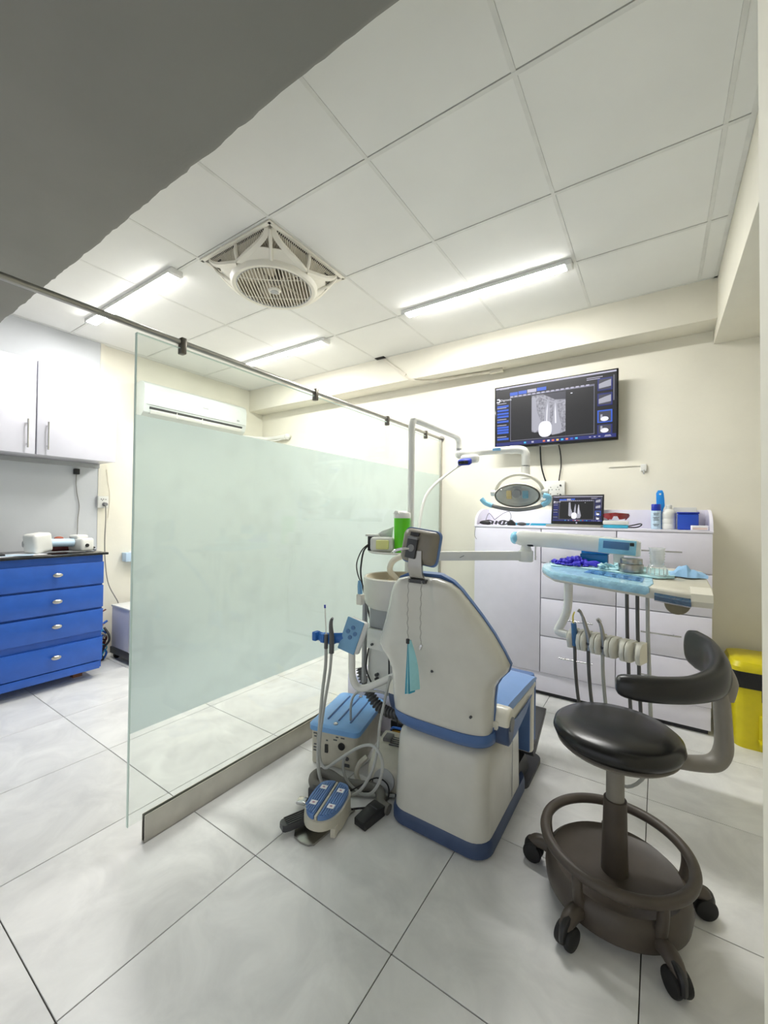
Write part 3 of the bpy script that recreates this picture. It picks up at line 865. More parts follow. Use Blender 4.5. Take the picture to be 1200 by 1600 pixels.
# gallery around the top
B().bb(-1.185, .262, YB - .018, YB - .002, CT, 1.318, bev=.001).build('gallery_back', 'lav_white', bc)
for xs in (-1.187, .249):
    pr = [(YF, CT), (YB - .018, CT), (YB - .018, 1.318)]
    pr += [(YF + .18 - .175 * math.sin(a) ** 1.2, CT + .02 + .106 * math.cos(a)) for a in (0, .25, .5, .75, 1.0, 1.25, 1.5)]
    B().prism(pr, .016, (xs, 0, 0), (0, 1, 0), (0, 0, 1)).build('gallery_side', 'lav_white', bc)

# ------------------------------------------------------------------ displays
def screen_content(root, o, ex, ez, w, h, off, tv=True):
    """imaging program: side bar, tabs, tools, picture, thumbnails. o = lower left corner of the panel"""
    o, ex, ez = Vector(o), Vector(ex), Vector(ez); nn = ex.cross(ez)    # towards the viewer
    cnt = [0]
    def rect(x0, x1, y0, y1, m_, lvl=1, name='screen_item'):
        q = o + nn * off * lvl
        b = B().quad(q + ex * w * x0 + ez * h * y0, q + ex * w * x1 + ez * h * y0, q + ex * w * x1 + ez * h * y1, q + ex * w * x0 + ez * h * y1)
        return b.build(name, m_, root)
    def many(L, m_, lvl=2, name='screen_item'):
        if len(L) <= 10:
            for t_ in L: rect(*t_, m_, lvl, name)
            return
        q = o + nn * off * lvl; b = B()
        for x0, x1, y0, y1 in L:
            b.quad(q + ex * w * x0 + ez * h * y0, q + ex * w * x1 + ez * h * y0, q + ex * w * x1 + ez * h * y1, q + ex * w * x0 + ez * h * y1)
        return b.build(name, m_, root, kind='stuff')
    def poly(P, m_, lvl=3, name='xray_shape'):
        q = o + nn * off * lvl; b = B()
        vs = [b.bm.verts.new(q + ex * w * x + ez * h * y) for x, y in P]
        b.bm.faces.new(vs); return b.build(name, m_, root)
    def blob(cx_, cy_, rx, ry, m_, lvl=3, n=20, p=2.0, name='xray_shape'):
        P = []
        for i in range(n):
            a = 2 * PI * i / n; c, s = math.cos(a), math.sin(a)
            P.append((cx_ + rx * abs(c) ** (2 / p) * (1 if c > 0 else -1), cy_ + ry * abs(s) ** (2 / p) * (1 if s > 0 else -1)))
        return poly(P, m_, lvl, name)
    rect(0, 1, 0, 1, 'scr_bg', 1, 'program_background')
    rect(0, 1, .975, 1, 'scr_lilac', 2, 'title_bar')
    rect(.135, .84, .07, .835, 'scr_frame', 2, 'view_frame')
    rect(.14, .835, .08, .805, 'scr_black', 3, 'view_area')
    # x-ray
    X0, X1, Y_0, Y_1 = .33, .615, .085, .79
    bone = rect(X0, X1, Y_0 + .0, Y_1, 'xray_bone' if tv else 'scr_black', 4, 'xray_picture')
    fx = lambda x: X0 + (X1 - X0) * x
    fy = lambda y: Y_0 + (Y_1 - Y_0) * y
    if tv:
        poly([(fx(0), fy(0)), (fx(1), fy(0)), (fx(1), fy(.1)), (fx(.85), fy(.06)), (fx(.5), fy(.05)), (fx(.2), fy(.14)), (fx(.1), fy(.13)), (fx(0), fy(.16))], 'scr_black', 5)
        poly([(fx(.35), fy(1)), (fx(1), fy(1)), (fx(1), fy(.82)), (fx(.7), fy(.84)), (fx(.5), fy(.93))], 'scr_dim', 5)
    S = 'scr_soft'
    poly([(fx(0), fy(.2)), (fx(.12), fy(.14)), (fx(.22), fy(.2)), (fx(.27), fy(.4)), (fx(.17), fy(.6)), (fx(.12), fy(.96)), (fx(0), fy(.95))], S, 6)
    poly([(fx(.36), fy(.3)), (fx(.40), fy(.62)), (fx(.46), fy(.86)), (fx(.53), fy(.84)), (fx(.55), fy(.6)), (fx(.56), fy(.3))], S if tv else 'scr_mid', 6)
    poly([(fx(.62), fy(.28)), (fx(.65), fy(.6)), (fx(.69), fy(.82)), (fx(.74), fy(.82)), (fx(.79), fy(.55)), (fx(.9), fy(.2)), (fx(.84), fy(.06)), (fx(.62), fy(.04)), (fx(.55), fy(.12))], S, 6)
    poly([(fx(.44), fy(.32)), (fx(.45), fy(.6)), (fx(.49), fy(.8)), (fx(.48), fy(.6)), (fx(.47), fy(.32))], 'scr_white', 7)
    poly([(fx(.7), fy(.3)), (fx(.69), fy(.55)), (fx(.71), fy(.78)), (fx(.73), fy(.55)), (fx(.74), fy(.3))], 'scr_white', 7)
    if tv:
        q = [(fx(.25 + .75 * i / 10), fy(.97 - .2 * math.sin(min(i / 10 * 1.8, 1.57)) + (.02 if i > 8 else 0))) for i in range(11)]
        poly(q + [(x, y - .018) for x, y in reversed(q)], S, 7)
    blob(fx(.41), fy(.19), (X1 - X0) * .2, .13, 'scr_white', 8, p=2.6, name='crown_shape')
    rect(.655, .67, .735, .75, 'scr_white', 6, 'cursor')
    # tabs and tools
    many([(.132, .205, .84, .895), (.21, .285, .845, .9), (.375, .455, .855, .91)], 'scr_blue', 3, 'tab')
    rect(.29, .37, .85, .905, 'scr_lilac', 3, 'active_tab')
    many([(.135 + .04 * i, .16 + .04 * i, .81 + .0005 * i, .832 + .0005 * i) for i in range(17)], 'scr_lilac', 4, 'tool_icon')
    many([(.04, .125, .965 - .0, .972)] + [(.78, .9, .925, .935), (.78, .88, .9, .91)], 'scr_lilac', 4, 'header_text')
    # side bar
    many([(.012, .12, y, y + .035) for y in (.66, .59, .535, .485, .40, .30, .255, .21, .10)], 'scr_blue' if tv else 'scr_navy', 3, 'side_button')
    many([(.012, .10, y, y + .012) for y in (.72, .645, .45, .35, .15)], 'scr_lilac', 4, 'side_text')
    # thumbnails
    for i, yy in enumerate((.72, .49, .235, .06)):
        rect(.862, .972, yy - .005, yy + .185 if i < 3 else yy + .14, 'scr_blue' if i == 2 else 'scr_navy', 3, 'thumbnail_frame')
        rect(.872, .962, yy + .01, yy + (.165 if i < 3 else .13), 'scr_dim', 4, 'thumbnail')
        if i < 2: poly([(.872, yy + .03), (.962, yy + .05), (.962, yy + .15), (.92, yy + .13), (.872, yy + .1)], 'scr_soft', 5, 'thumbnail_teeth')
        else: blob(.915, yy + .05, .03, .035, 'scr_white', 5, name='thumbnail_teeth'); rect(.885, .9, yy + .06, yy + .12, 'scr_soft', 5, 'thumbnail_teeth')
    rect(.978, .986, .55, .93, 'scr_mid', 3, 'scroll_bar')
    # task bar
    rect(0, 1, 0, .055, 'scr_navy', 2, 'task_bar')
    tcol = ['scr_cyan', 'scr_lilac', 'scr_orange', 'scr_white', 'scr_orange', 'scr_yellow', 'scr_cyan', 'scr_orange', 'scr_blue', 'scr_cyan']
    for i, c in enumerate(tcol):
        x = .26 + (.03 if i else 0) + .038 * i + (.06 if i > 1 else 0)
        rect(x, x + .02, .014, .042, c, 3, 'task_icon')
    many([(.8, .815, .02, .034), (.835, .85, .02, .034), (.87, .885, .02, .034), (.92, .96, .03, .04), (.915, .965, .015, .024)], 'scr_lilac', 3, 'task_text')
    # logo and name
    q = o + nn * off * 4
    b = B(); pts = [(.022 + .016 * math.cos(a), .78 + .026 * math.sin(a)) for a in [(-2.4 + 4.6 * i / 14) for i in range(15)]]
    b.tube([q + ex * w * x + ez * h * y for x, y in pts], .006 * w, n=6, sub=1)
    b.build('logo_mark', 'scr_white', root)
    text_part('Digimeds', .05 * h if tv else .055 * h, q + ex * w * .045 + ez * h * .765, ex, ez, 'scr_white', root, 'logo_lettering')

TVW, TVH = .862, .488
ty = 3.205; tcx, tcz = -.664, 2.043
tv = thing('wall_screen', (tcx, ty, tcz - TVH / 2), 'large flat wall screen showing a tooth X-ray program', 'television')
tilt = Matrix.Rotation(math.radians(2.0), 3, 'X')
ez = tilt @ Vector((0, 0, 1)); ex = Vector((1, 0, 0)); nn = ex.cross(ez)
B().box(Vector((tcx, ty + .022, tcz)), (TVW, .04, TVH), rot=tilt, bev=.004).build('bezel', 'black_gloss', tv)
B().box(Vector((tcx, ty + .058, tcz - .03)), (TVW * .7, .04, TVH * .7), rot=tilt, bev=.01).build('rear_case', 'black_plastic', tv)
pn = Vector((tcx, ty + .0012, tcz))
o_ = pn - ex * (TVW - .024) / 2 - ez * (TVH - .03) / 2 + ez * .004
scp = B().box(pn + ez * .003, (TVW - .02, .003, TVH - .026), rot=tilt).build('panel', 'scr_black', tv)
screen_content(scp, o_, ex, ez, TVW - .024, TVH - .03, .0012)
B().prism([(-.08, 0), (.08, 0), (.06, -.012), (-.05, -.012)], .012, (tcx - .02, ty + .02, tcz - TVH / 2 + .002), (1, 0, 0), (0, 0, 1)).build('chin_lens', 'clear_plastic', tv)
B().box((tcx, (ty + .075 + YB) / 2, tcz), (.24, YB - ty - .075, .2)).build('wall_mount', 'black_plastic', tv)
# screen cables
tc_ = thing('screen_cables', (-.69, 3.3, 1.4), 'two black cables hanging from the wall screen behind the laptop', 'cable')
B().tube([(-.765, 3.30, 1.84), (-.765, 3.31, 1.76), (-.757, 3.315, 1.65), (-.73, 3.315, 1.55), (-.70, 3.315, 1.47), (-.66, 3.30, 1.38), (-.6, 3.28, 1.25), (-.55, 3.27, 1.215)], .0055, n=8).build('cable', 'cable_black', tc_)
B().tube([(-.64, 3.30, 1.84), (-.622, 3.31, 1.76), (-.615, 3.315, 1.66), (-.628, 3.315, 1.55), (-.634, 3.32, 1.46)], .0042, n=8).build('cable', 'cable_black', tc_)
B().box((-.72, 3.312, 1.50), (.05, .012, .012), bev=.003).build('cable_tie', 'black_plastic', tc_)
# multi socket
ms = thing('socket_panel', (-.66, 3.32, 1.39), 'white multi-gang socket panel on the back wall behind the laptop', 'socket')
B().bb(-.77, -.585, YB - .03, YB - .001, 1.39, 1.535, bev=.005).build('plate', 'white_plastic', ms)
b = B()
for i in range(3):
    for j in range(2):
        x = -.735 + .05 * i; z = 1.425 + .05 * j
        for dx, dz in ((0, .012), (-.01, -.006), (.01, -.006)): b.bb(x + dx - .003, x + dx + .003, YB - .031, YB - .0295, z + dz - .003, z + dz + .003)
b.build('socket_holes', 'black_plastic', ms)
for x, z in ((-.615, 1.43), (-.615, 1.50)): B().cyl((x, YB - .03, z), (x, YB - .034, z), .007, n=10).build('switch_knob', 'dark_grey', ms)
# hook with trunking
hk = thing('wall_hook', (-.09, 3.32, 1.57), 'small white hook and clip on the back wall right of the screen', 'hook')
B().bb(-.105, -.07, YB - .014, YB - .001, 1.585, 1.632, bev=.003).build('clip', 'white_plastic', hk)
B().tube([(-.088, YB - .01, 1.592), (-.086, YB - .03, 1.58), (-.085, YB - .035, 1.57), (-.085, YB - .03, 1.562)], .004, n=6).build('hook_arm', 'mid_grey', hk)
B().bb(-.30, -.10, YB - .007, YB - .001, 1.622, 1.632).build('cable_trunking', 'wall_cream', hk)

# ------------------------------------------------------------------ things on the cabinet
Z1 = CT + .0008
# laptop
lt = thing('laptop', (-.49, 3.13, Z1), 'open silver laptop on the white cabinet showing the same X-ray', 'laptop')
B().bb(-.665, -.315, 3.055, 3.235, Z1, Z1 + .017, bev=.004).build('keyboard_base', 'alu', lt)
lt_t = Matrix.Rotation(math.radians(-9), 3, 'X')
lez = lt_t @ Vector((0, 0, 1)); lex = Vector((1, 0, 0))
hz = Vector((-.49, 3.215, Z1 + .018))
lid = B().box(hz + lez * .108 + Vector((0, .004, 0)), (.345, .008, .217), rot=lt_t, bev=.003).build('lid', 'black_plastic', lt)
lo = hz - lex * .163 + lez * .022 + lex.cross(lez) * .0012
screen_content(lid, lo, lex, lez, .326, .182, .0004, tv=False)
B().cyl(hz + lez * .011 + lex.cross(lez) * .0002, hz + lez * .011 + lex.cross(lez) * .0012, .0055, n=16).build('brand_dot', 'scr_lilac', lid)
# glasses / loupes
gl = thing('magnifying_glasses', (-1.06, 3.1, Z1), 'black wire-framed loupe glasses at the left end of the white cabinet', 'glasses')
for x in (-1.10, -.985):
    B().tube([(x + .034 * math.cos(a), 3.10 + .012 * math.sin(a), Z1 + .02 + .016 * math.sin(a)) for a in [2 * PI * i / 12 for i in range(12)]], .004, n=6, closed=True, sub=2).build('lens_rim', 'black_plastic', gl)
B().ell((-1.125, 3.10, Z1 + .018), (.045, .02, .017)).build('frame_block', 'black_plastic', gl)
b = B()
for i in range(6): b.cyl((-1.07 + .03 * i, 3.09, Z1 + .006), (-1.06 + .03 * i, 3.095, Z1 + .032), .009, n=10)
b.build('loupe_barrels', 'dark_grey', gl)
B().tube([(-1.13, 3.12, Z1 + .03), (-1.11, 3.14, Z1 + .09), (-1.07, 3.16, Z1 + .04)], .002, n=5).build('temple', 'black_plastic', gl)
B().tube([(-1.07, 3.16, Z1 + .04), (-1.01, 3.18, Z1 + .09), (-.965, 3.19, Z1 + .105), (-.945, 3.17, Z1 + .06), (-.95, 3.13, Z1 + .03)], .002, n=5).build('temple', 'black_plastic', gl)
B().tube([(-1.14, 3.10, Z1 + .015), (-1.175, 3.06, Z1 + .005), (-1.178, 3.028, Z1 - .03), (-1.18, 3.026, Z1 - .085), (-1.165, 3.027, Z1 - .11)], .0015, n=5).build('cord', 'cable_black', gl)
B().prism([(-.03, 0), (.03, 0), (.028, .02), (0, .045), (-.025, .03)], .03, (-.915, 3.10, Z1), (1, 0, 0), (0, 0, 1), bev=.005).build('ear_cushion', 'black_plastic', label='black triangular cushion beside the loupe glasses', cat='ear cushion')
B().ell((-.84, 3.08, Z1 + .013), (.035, .02, .013)).build('black_clip', 'dark_grey', label='flat black rounded piece between the glasses and the laptop', cat='clip')
for x, y, rz, lab in ((-.90, 3.2, -.25, 'light blue folded mask lying behind the black cushion'), (-.72, 3.21, .2, 'light blue folded mask lying just left of the laptop')):
    b = B()
    for k in range(4): b.box((x, y + .012 * (k - 1.5), Z1 + .005 + .004 * k), (.17, .05, .004), rz=rz, rot=None, bev=.001)
    b.build('folded_mask', 'mask_dark', label=lab, cat='mask')
# goggles on a box
bx = thing('tip_box', (-.235, 3.12, Z1), 'white and turquoise flat box under the red goggles', 'box')
B().bb(-.305, -.165, 3.07, 3.17, Z1, Z1 + .022, bev=.004).build('tray', 'mask_dark', bx)
B().bb(-.307, -.163, 3.068, 3.172, Z1 + .022, Z1 + .048, bev=.005).build('cover', 'white_plastic', bx)
gg = thing('safety_goggles', (-.235, 3.12, Z1 + .049), 'red protective goggles resting on the white flat box', 'goggles')
secs = []
for i in range(15):
    a = -1 + 2 * i / 14
    x = -.235 + .075 * a; y = 3.085 + .045 * abs(a) ** 2.5
    top = Z1 + .102 - .006 * abs(a); bot = Z1 + .056 + (.022 if abs(a) < .16 else .0) + .016 * abs(a) ** 3
    secs.append([(x, y, bot), (x, y, top), (x, y + .003, top), (x, y + .003, bot)])
B().loft(secs).build('lens', 'goggle_red', gg)
for s in (-1, 1):
    B().tube([(-.235 + s * .075, 3.13, Z1 + .085), (-.235 + s * .072, 3.17, Z1 + .08), (-.235 + s * .05, 3.2, Z1 + .055)], .004, n=6).build('temple', 'goggle_red', gg)
B().tube([(-.165, 3.17, Z1 + .006), (-.13, 3.14, Z1 + .006), (-.105, 3.12, Z1 + .012), (-.09, 3.13, Z1 + .025), (-.10, 3.17, Z1 + .03), (-.14, 3.21, Z1 + .02), (-.19, 3.23, Z1 + .008)], .004, n=8).build('cable_loop', 'cable_black', label='black cable loop right of the goggles box', cat='cable')
# spray can
sp = thing('spray_can', (-.013, 3.14, Z1), 'pale blue spray can with dark blue cap on the white cabinet', 'can')
B().lathe([(0, 0), (.027, 0), (.0275, .006), (.0275, .112), (.025, .118), (0, .118)], (-.013, 3.14, Z1), n=24).build('can_body', 'can_blue', sp)
B().lathe([(0, .117), (.0265, .117), (.0265, .155), (.024, .159), (0, .159)], (-.013, 3.14, Z1), n=24).build('cap', 'cap_blue', sp)
b = B()
for k, (hw, z) in enumerate(((.016, .1), (.013, .09), (.017, .075), (.012, .066), (.015, .057), (.016, .03), (.012, .022))):
    b.box((-.013, 3.1122, Z1 + z), (hw * 2, .0012, .003))
b.build('printed_lines', 'sign_ink', sp)
cbh = thing('cleaning_brush', (.02, 3.2, Z1), 'bright blue handled brush standing behind the spray can', 'brush')
B().prism([(-.012, 0), (.012, 0), (.016, .12), (.026, .15), (.02, .23), (.012, .25), (-.012, .25), (-.022, .23), (-.02, .15)], .012, (.008, 3.2, Z1), (1, 0, 0), (0, 0, 1), bev=.003).build('handle', 'comb_blue', cbh)
B().cyl((.008, 3.1875, Z1 + .225), (.008, 3.188, Z1 + .225), .006, n=12).build('hang_hole', 'white_plastic', cbh)
wb_ = thing('white_bottle', (.055, 3.15, Z1), 'white ribbed plastic bottle beside the spray can', 'bottle')
B().lathe([(0, 0), (.036, 0), (.038, .006), (.038, .03), (.036, .034), (.038, .038), (.038, .062), (.036, .066), (.038, .07), (.038, .098), (.034, .115), (.02, .126), (.013, .13), (0, .13)], (.055, 3.15, Z1), n=28).build('body', 'white_plastic', wb_)
B().lathe([(0, .13), (.016, .13), (.016, .15), (.013, .153), (0, .153)], (.055, 3.15, Z1), n=20).build('cap', 'white_plastic', wb_)
b = thing('blue_carton', (.15, 3.15, Z1), 'deep blue square tub at the right end of the white cabinet', 'tub')
B().bb(.098, .202, 3.10, 3.2, Z1, Z1 + .098, bev=.006).build('tub_body', 'tape_blue', b)
B().bb(.095, .205, 3.097, 3.203, Z1 + .098, Z1 + .108, bev=.003).build('tub_lid', 'cap_blue', b)
B().bb(.08, .2, 3.24, 3.30, Z1, Z1 + .14, bev=.003).build('white_carton', 'white_plastic', label='plain white carton standing behind the blue tub', cat='carton')
pk = thing('small_packet', (.205, 3.075, Z1), 'small pinkish white packet in front of the blue tub', 'packet')
B().box((.203, 3.07, Z1 + .014), (.08, .04, .028), rz=.12, bev=.003).build('packet_body', 'sticker_white', pk)
B().box((.2045, 3.0487, Z1 + .010), (.07, .0012, .012), rz=.12).build('packet_stripe', 'pink_card', pk)

# ------------------------------------------------------------------ yellow bin
bn = thing('pedal_bin', (.49, 3.1, 0), 'yellow plastic pedal waste bin with black liner by the back wall', 'bin')
def rr(x0, x1, y0, y1, z, r=.05, n=5):
    out = []
    for cx_, cy_, a0 in ((x1 - r, y1 - r, 0), (x0 + r, y1 - r, PI / 2), (x0 + r, y0 + r, PI), (x1 - r, y0 + r, 1.5 * PI)):
        for i in range(n + 1):
            a = a0 + PI / 2 * i / n; out.append((cx_ + r * math.cos(a), cy_ + r * math.sin(a), z))
    return out
B().loft([rr(.362, .61, 3.0, 3.25, .0), rr(.348, .63, 2.985, 3.27, .35)]).build('bucket', 'yellow_bin', bn)
B().loft([rr(.344, .634, 2.980, 3.275, .335), rr(.342, .636, 2.978, 3.277, .37), rr(.345, .634, 2.98, 3.275, .425)]).build('liner', 'bag_black', bn)
B().loft([rr(.338, .64, 2.974, 3.28, .425), rr(.336, .642, 2.97, 3.282, .45), rr(.346, .632, 2.985, 3.275, .475), rr(.37, .61, 3.02, 3.25, .485)]).build('lid', 'yellow_bin', bn)
B().bb(.46, .53, 2.965, 2.992, .02, .20, bev=.004).build('pedal_housing', 'yellow_bin', bn)
B().bb(.455, .55, 2.92, 2.98, .06, .075, bev=.004).build('pedal', 'yellow_bin', bn)
B().tube([(.47, 2.978, .36), (.47, 2.974, .29), (.475, 2.974, .275), (.52, 2.974, .27)], .002, n=5).build('lift_wire', 'black_plastic', bn)
# ================================================================== DENTAL CHAIR
XC = -.712
dc = thing('dental_chair', (XC, 1.7, 0), 'blue and white dental chair seen from behind, back raised', 'dental chair')
def rbox(x0, x1, y0, y1, z, r, n=6): return rr(x0, x1, y0, y1, z, r, n)
# base
B().loft([rbox(-.925, -.50, 1.43, 2.0, .008, .075), rbox(-.925, -.50, 1.43, 2.0, .045, .075), rbox(-.918, -.507, 1.437, 2.0, .06, .07)]).build('plinth', 'navy', dc)
B().loft([rbox(-.917, -.508, 1.438, 1.93, .058, .07), rbox(-.913, -.511, 1.442, 1.93, .20, .07), rbox(-.908, -.514, 1.447, 1.93, .335, .068),
          rbox(-.900, -.521, 1.456, 1.93, .362, .062), rbox(-.882, -.538, 1.475, 1.93, .380, .05), rbox(-.83, -.59, 1.53, 1.90, .386, .04)]).build('base_cover', 'chair_shell', dc)
B().bb(-.5085, -.5065, 1.76, 1.7625, .07, .34).build('cover_seam', 'mid_grey', dc)
B().loft([rbox(-.925, -.492, 1.93, 2.24, .002, .05), rbox(-.925, -.492, 1.93, 2.24, .022, .05)]).build('floor_plate', 'dark_grey', dc)
B().loft([rbox(-.90, -.525, 1.925, 2.14, .022, .04), rbox(-.89, -.535, 1.925, 2.10, .10, .04)]).build('base_toe', 'dark_grey', dc)
B().bb(-.84, -.58, 1.55, 1.9, .383, .44, bev=.01).build('lift_neck', 'dark_grey', dc)
# backrest shell
Z_ = [.455, .50, .58, .63, .665, .695, .722, .77, .835, .895, .95, .995, 1.018, 1.032]
W_ = [.205, .210, .212, .218, .238, .264, .272, .252, .222, .190, .160, .132, .106, .06]
YE = [1.50, 1.50, 1.50, 1.50, 1.50, 1.498, 1.49, 1.475, 1.45, 1.42, 1.385, 1.36, 1.345, 1.34]
YK = [1.42, 1.412, 1.402, 1.396, 1.392, 1.388, 1.38, 1.37, 1.35, 1.325, 1.30, 1.288, 1.292, 1.31]
secs = []; NQ = 64
for z, w, ye, yk in zip(Z_, W_, YE, YK):
    s = []
    for i in range(NQ + 1):
        a = PI * i / NQ; c, sn = math.cos(a), math.sin(a)
        p = 3.2 if z < .8 else 2.8
        x = XC - w * (abs(c) ** (2 / p)) * (1 if c > 0 else -1)
        y = ye - (ye - yk) * (abs(sn) ** (2 / p))
        fz = min(1, max(0, (z - .72) / .24)); hw = .028 + .04 * fz       # shallow recess that narrows downwards
        y += .017 * fz * min(1, max(0, (hw - abs(x - XC + .012)) / .018))
        s.append((x, y, z))
    secs.append(s)
bsh = B().loft(secs).build('backrest_shell', 'chair_shell', dc, sharp=1.0)
# cushion
secs = []
for k, (z, w, ye, yk) in enumerate(zip(Z_, W_, YE, YK)):
    w2 = w + .004; th = .055
    zz = z + (.012 if k == len(Z_) - 1 else (.006 if k == len(Z_) - 2 else 0))
    s = []
    for i in range(17):
        a = PI * i / 16; c, sn = math.cos(a), math.sin(a)
        s.append((XC - w2 * (abs(c) ** .5) * (1 if c > 0 else -1), ye + th * (abs(sn) ** .6), zz))
    for i in range(1, 8):
        f = 1 - 2 * i / 8
        s.append((XC + w2 * f, ye + .001, zz))
    secs.append(s)
B().loft(secs).build('back_cushion', 'shell_blue', dc, sharp=1.0)
for x, z in ((-.66, .62), (-.53, .565), (-.475, .77), (-.80, 1.015)):
    pass
for x, y, z in ((-.555, 1.4045, .535), (-.705, 1.392, .67)):
    B().cyl((x, y + .004, z), (x, y - .004, z), .005, n=10).build('shell_screw', 'dark_grey', bsh)
# lower blue band under the shell
secs = []
for z, w, ye, yk in ((.395, .19, 1.56, 1.455), (.405, .208, 1.56, 1.432), (.43, .216, 1.56, 1.418), (.458, .216, 1.55, 1.414)):
    s = []
    for i in range(NQ + 1):
        a = PI * i / NQ; c, sn = math.cos(a), math.sin(a); p = 3.6
        s.append((XC - w * (abs(c) ** (2 / p)) * (1 if c > 0 else -1), ye - (ye - yk) * (abs(sn) ** (2 / p)), z))
    secs.append(s)
B().loft(secs).build('lower_band', 'shell_blue', dc, sharp=1.0)
# hinge covers
for s in (1, -1):
    x0 = XC + s * .205; x1 = XC + s * .262
    def half(x, k, a0, ry, rz): return [(x, 1.545 + ry * math.cos(a0 + PI * i / 16) * k, .484 + rz * math.sin(a0 + PI * i / 16) * k) for i in range(17)]
    h = B().loft([half(x, k, PI, .043, .085) for x, k in ((x0, 1), (x0 + s * .044, 1), (x1 - s * .004, .94), (x1, .84))]).build('hinge_cover', 'navy', dc)
    B().loft([half(x, k, 0, .045, .058) for x, k in ((x0, 1), (x0 + s * .044, 1), (x1 - s * .004, .94), (x1, .84))]).build('hinge_cap', 'ivory', h)
    B().cyl((x1 - s * .002, 1.545, .482), (x1 + s * .004, 1.545, .482), .026, n=24).build('end_cap', 'grey_plastic', h)
# seat
yprof = [(1.50, .500), (1.54, .552), (1.60, .562), (1.68, .557), (1.75, .549), (1.83, .541), (1.90, .533), (1.96, .525), (2.0, .515), (2.03, .503), (2.045, .488), (2.05, .47), (1.98, .462), (1.8, .470), (1.62, .478)]
secs = []
for i in range(23):
    t = -1 + 2 * i / 22
    k = max(.2, 1 - abs(t) ** 4.5) ** .5
    secs.append([(-.7115 + .2345 * t, 1.775 + (y - 1.775) * (.93 + .07 * k), .500 + (z - .500) * k) for y, z in yprof])
B().loft(secs).build('seat_cushion', 'vinyl_blue', dc, sharp=1.0)
pan = [(1.49, .50), (1.62, .477), (1.8, .469), (1.98, .461), (2.055, .468), (2.06, .445), (1.98, .425), (1.84, .40), (1.70, .385), (1.58, .395), (1.52, .42)]
B().prism(pan, .455, (-.94, 0, 0), (0, 1, 0), (0, 0, 1), bev=.006).build('seat_pan', 'ivory', dc)
band = [(1.575, .44), (1.60, .45), (1.72, .43), (1.86, .43), (1.96, .438), (1.86, .395), (1.70, .365), (1.61, .36), (1.58, .385)]
for xa in (-.482, -.9445): B().prism(band, .004, (xa, 0, 0), (0, 1, 0), (0, 0, 1)).build('side_band', 'shell_blue', dc)
# leg rest
B().bb(-.925, -.492, 1.975, 1.992, .16, .44, bev=.004).build('legrest_back', 'shell_blue', dc)
B().loft([rbox(-.93, -.487, 1.993, 2.055, z, .02, 3) for z in (.15, .17, .44, .462)]).build('legrest_frame', 'ivory', dc)
B().loft([rbox(-.925 + k, -.49 - k, 2.056, 2.10, z, .02, 3) for z, k in ((.165, .01), (.18, 0), (.46, 0), (.49, .01))]).build('legrest_cushion', 'shell_blue', dc)
B().prism([(2.03, .148), (2.06, .10), (2.10, .105), (2.31, .215), (2.32, .235), (2.30, .24), (2.10, .15)], .44, (-.93, 0, 0), (0, 1, 0), (0, 0, 1), bev=.004).build('footplate', 'dark_grey', dc)
# headrest on its stem
B().loft([[(XC - .012 + sx * w, y + sy * .006, z) for sx, sy in ((-1, -1), (1, -1), (1, 1), (-1, 1))] for y, z, w in ((1.312, 1.018, .027), (1.290, 1.05, .027), (1.286, 1.085, .027), (1.290, 1.13, .025))]).build('headrest_stem', 'steel', dc)
B().bb(XC - .046, XC + .024, 1.292, 1.33, 1.012, 1.026, bev=.003).build('stem_socket', 'dark_grey', dc)
hrm = Matrix.Translation((-.726, 1.318, 1.143)) @ Matrix.Rotation(math.radians(7), 4, 'Y') @ Matrix.Rotation(math.radians(-6), 4, 'X') @ Matrix.Scale(.76, 4)
def hsec(y, w, h, r=.03):
    return [(p[0], y, p[1]) for p in [(q[0], q[1]) for q in rr(-w, w, -h, h, 0, r, 5)]]
hb = B().loft([hsec(-.035, .055, .05), hsec(-.03, .07, .062), hsec(-.012, .088, .078), hsec(.012, .094, .082)]); hb.xf(hrm)
hr = hb.build('headrest_shell', 'chair_head', dc, sharp=1.0)
hb = B().loft([hsec(.012, .097, .086), hsec(.03, .099, .088), hsec(.05, .09, .08), hsec(.058, .07, .06)]); hb.xf(hrm)
hb.build('headrest_cushion', 'shell_blue', hr, sharp=1.0)
hb = B().box((-.016, -.044, -.012), (.054, .02, .098), bev=.005); hb.xf(hrm); hp = hb.build('headrest_bracket', 'dark_grey', hr)
hb = B().box((-.016, -.046, .037), (.056, .022, .014), bev=.004); hb.xf(hrm); hb.build('bracket_top', 'grey_plastic', hr)
hb = B().box((-.014, -.036, .056), (.045, .012, .016)); hb.xf(hrm); hb.build('bracket_slot', 'black_plastic', hr)
hb = B().cyl((-.014, -.053, -.012), (-.014, -.059, -.012), .017, n=24, bev=.002); hb.xf(hrm); hb.build('lock_button', 'grey_plastic', hr)
hb = B().tube([(-.02, -.054, -.016), (-.05, -.075, -.024), (-.075, -.085, -.036), (-.083, -.088, -.046)], [.005, .006, .006, .004], n=8, flat=(1.2, .7)); hb.xf(hrm); hb.build('lock_lever', 'chrome', hr)

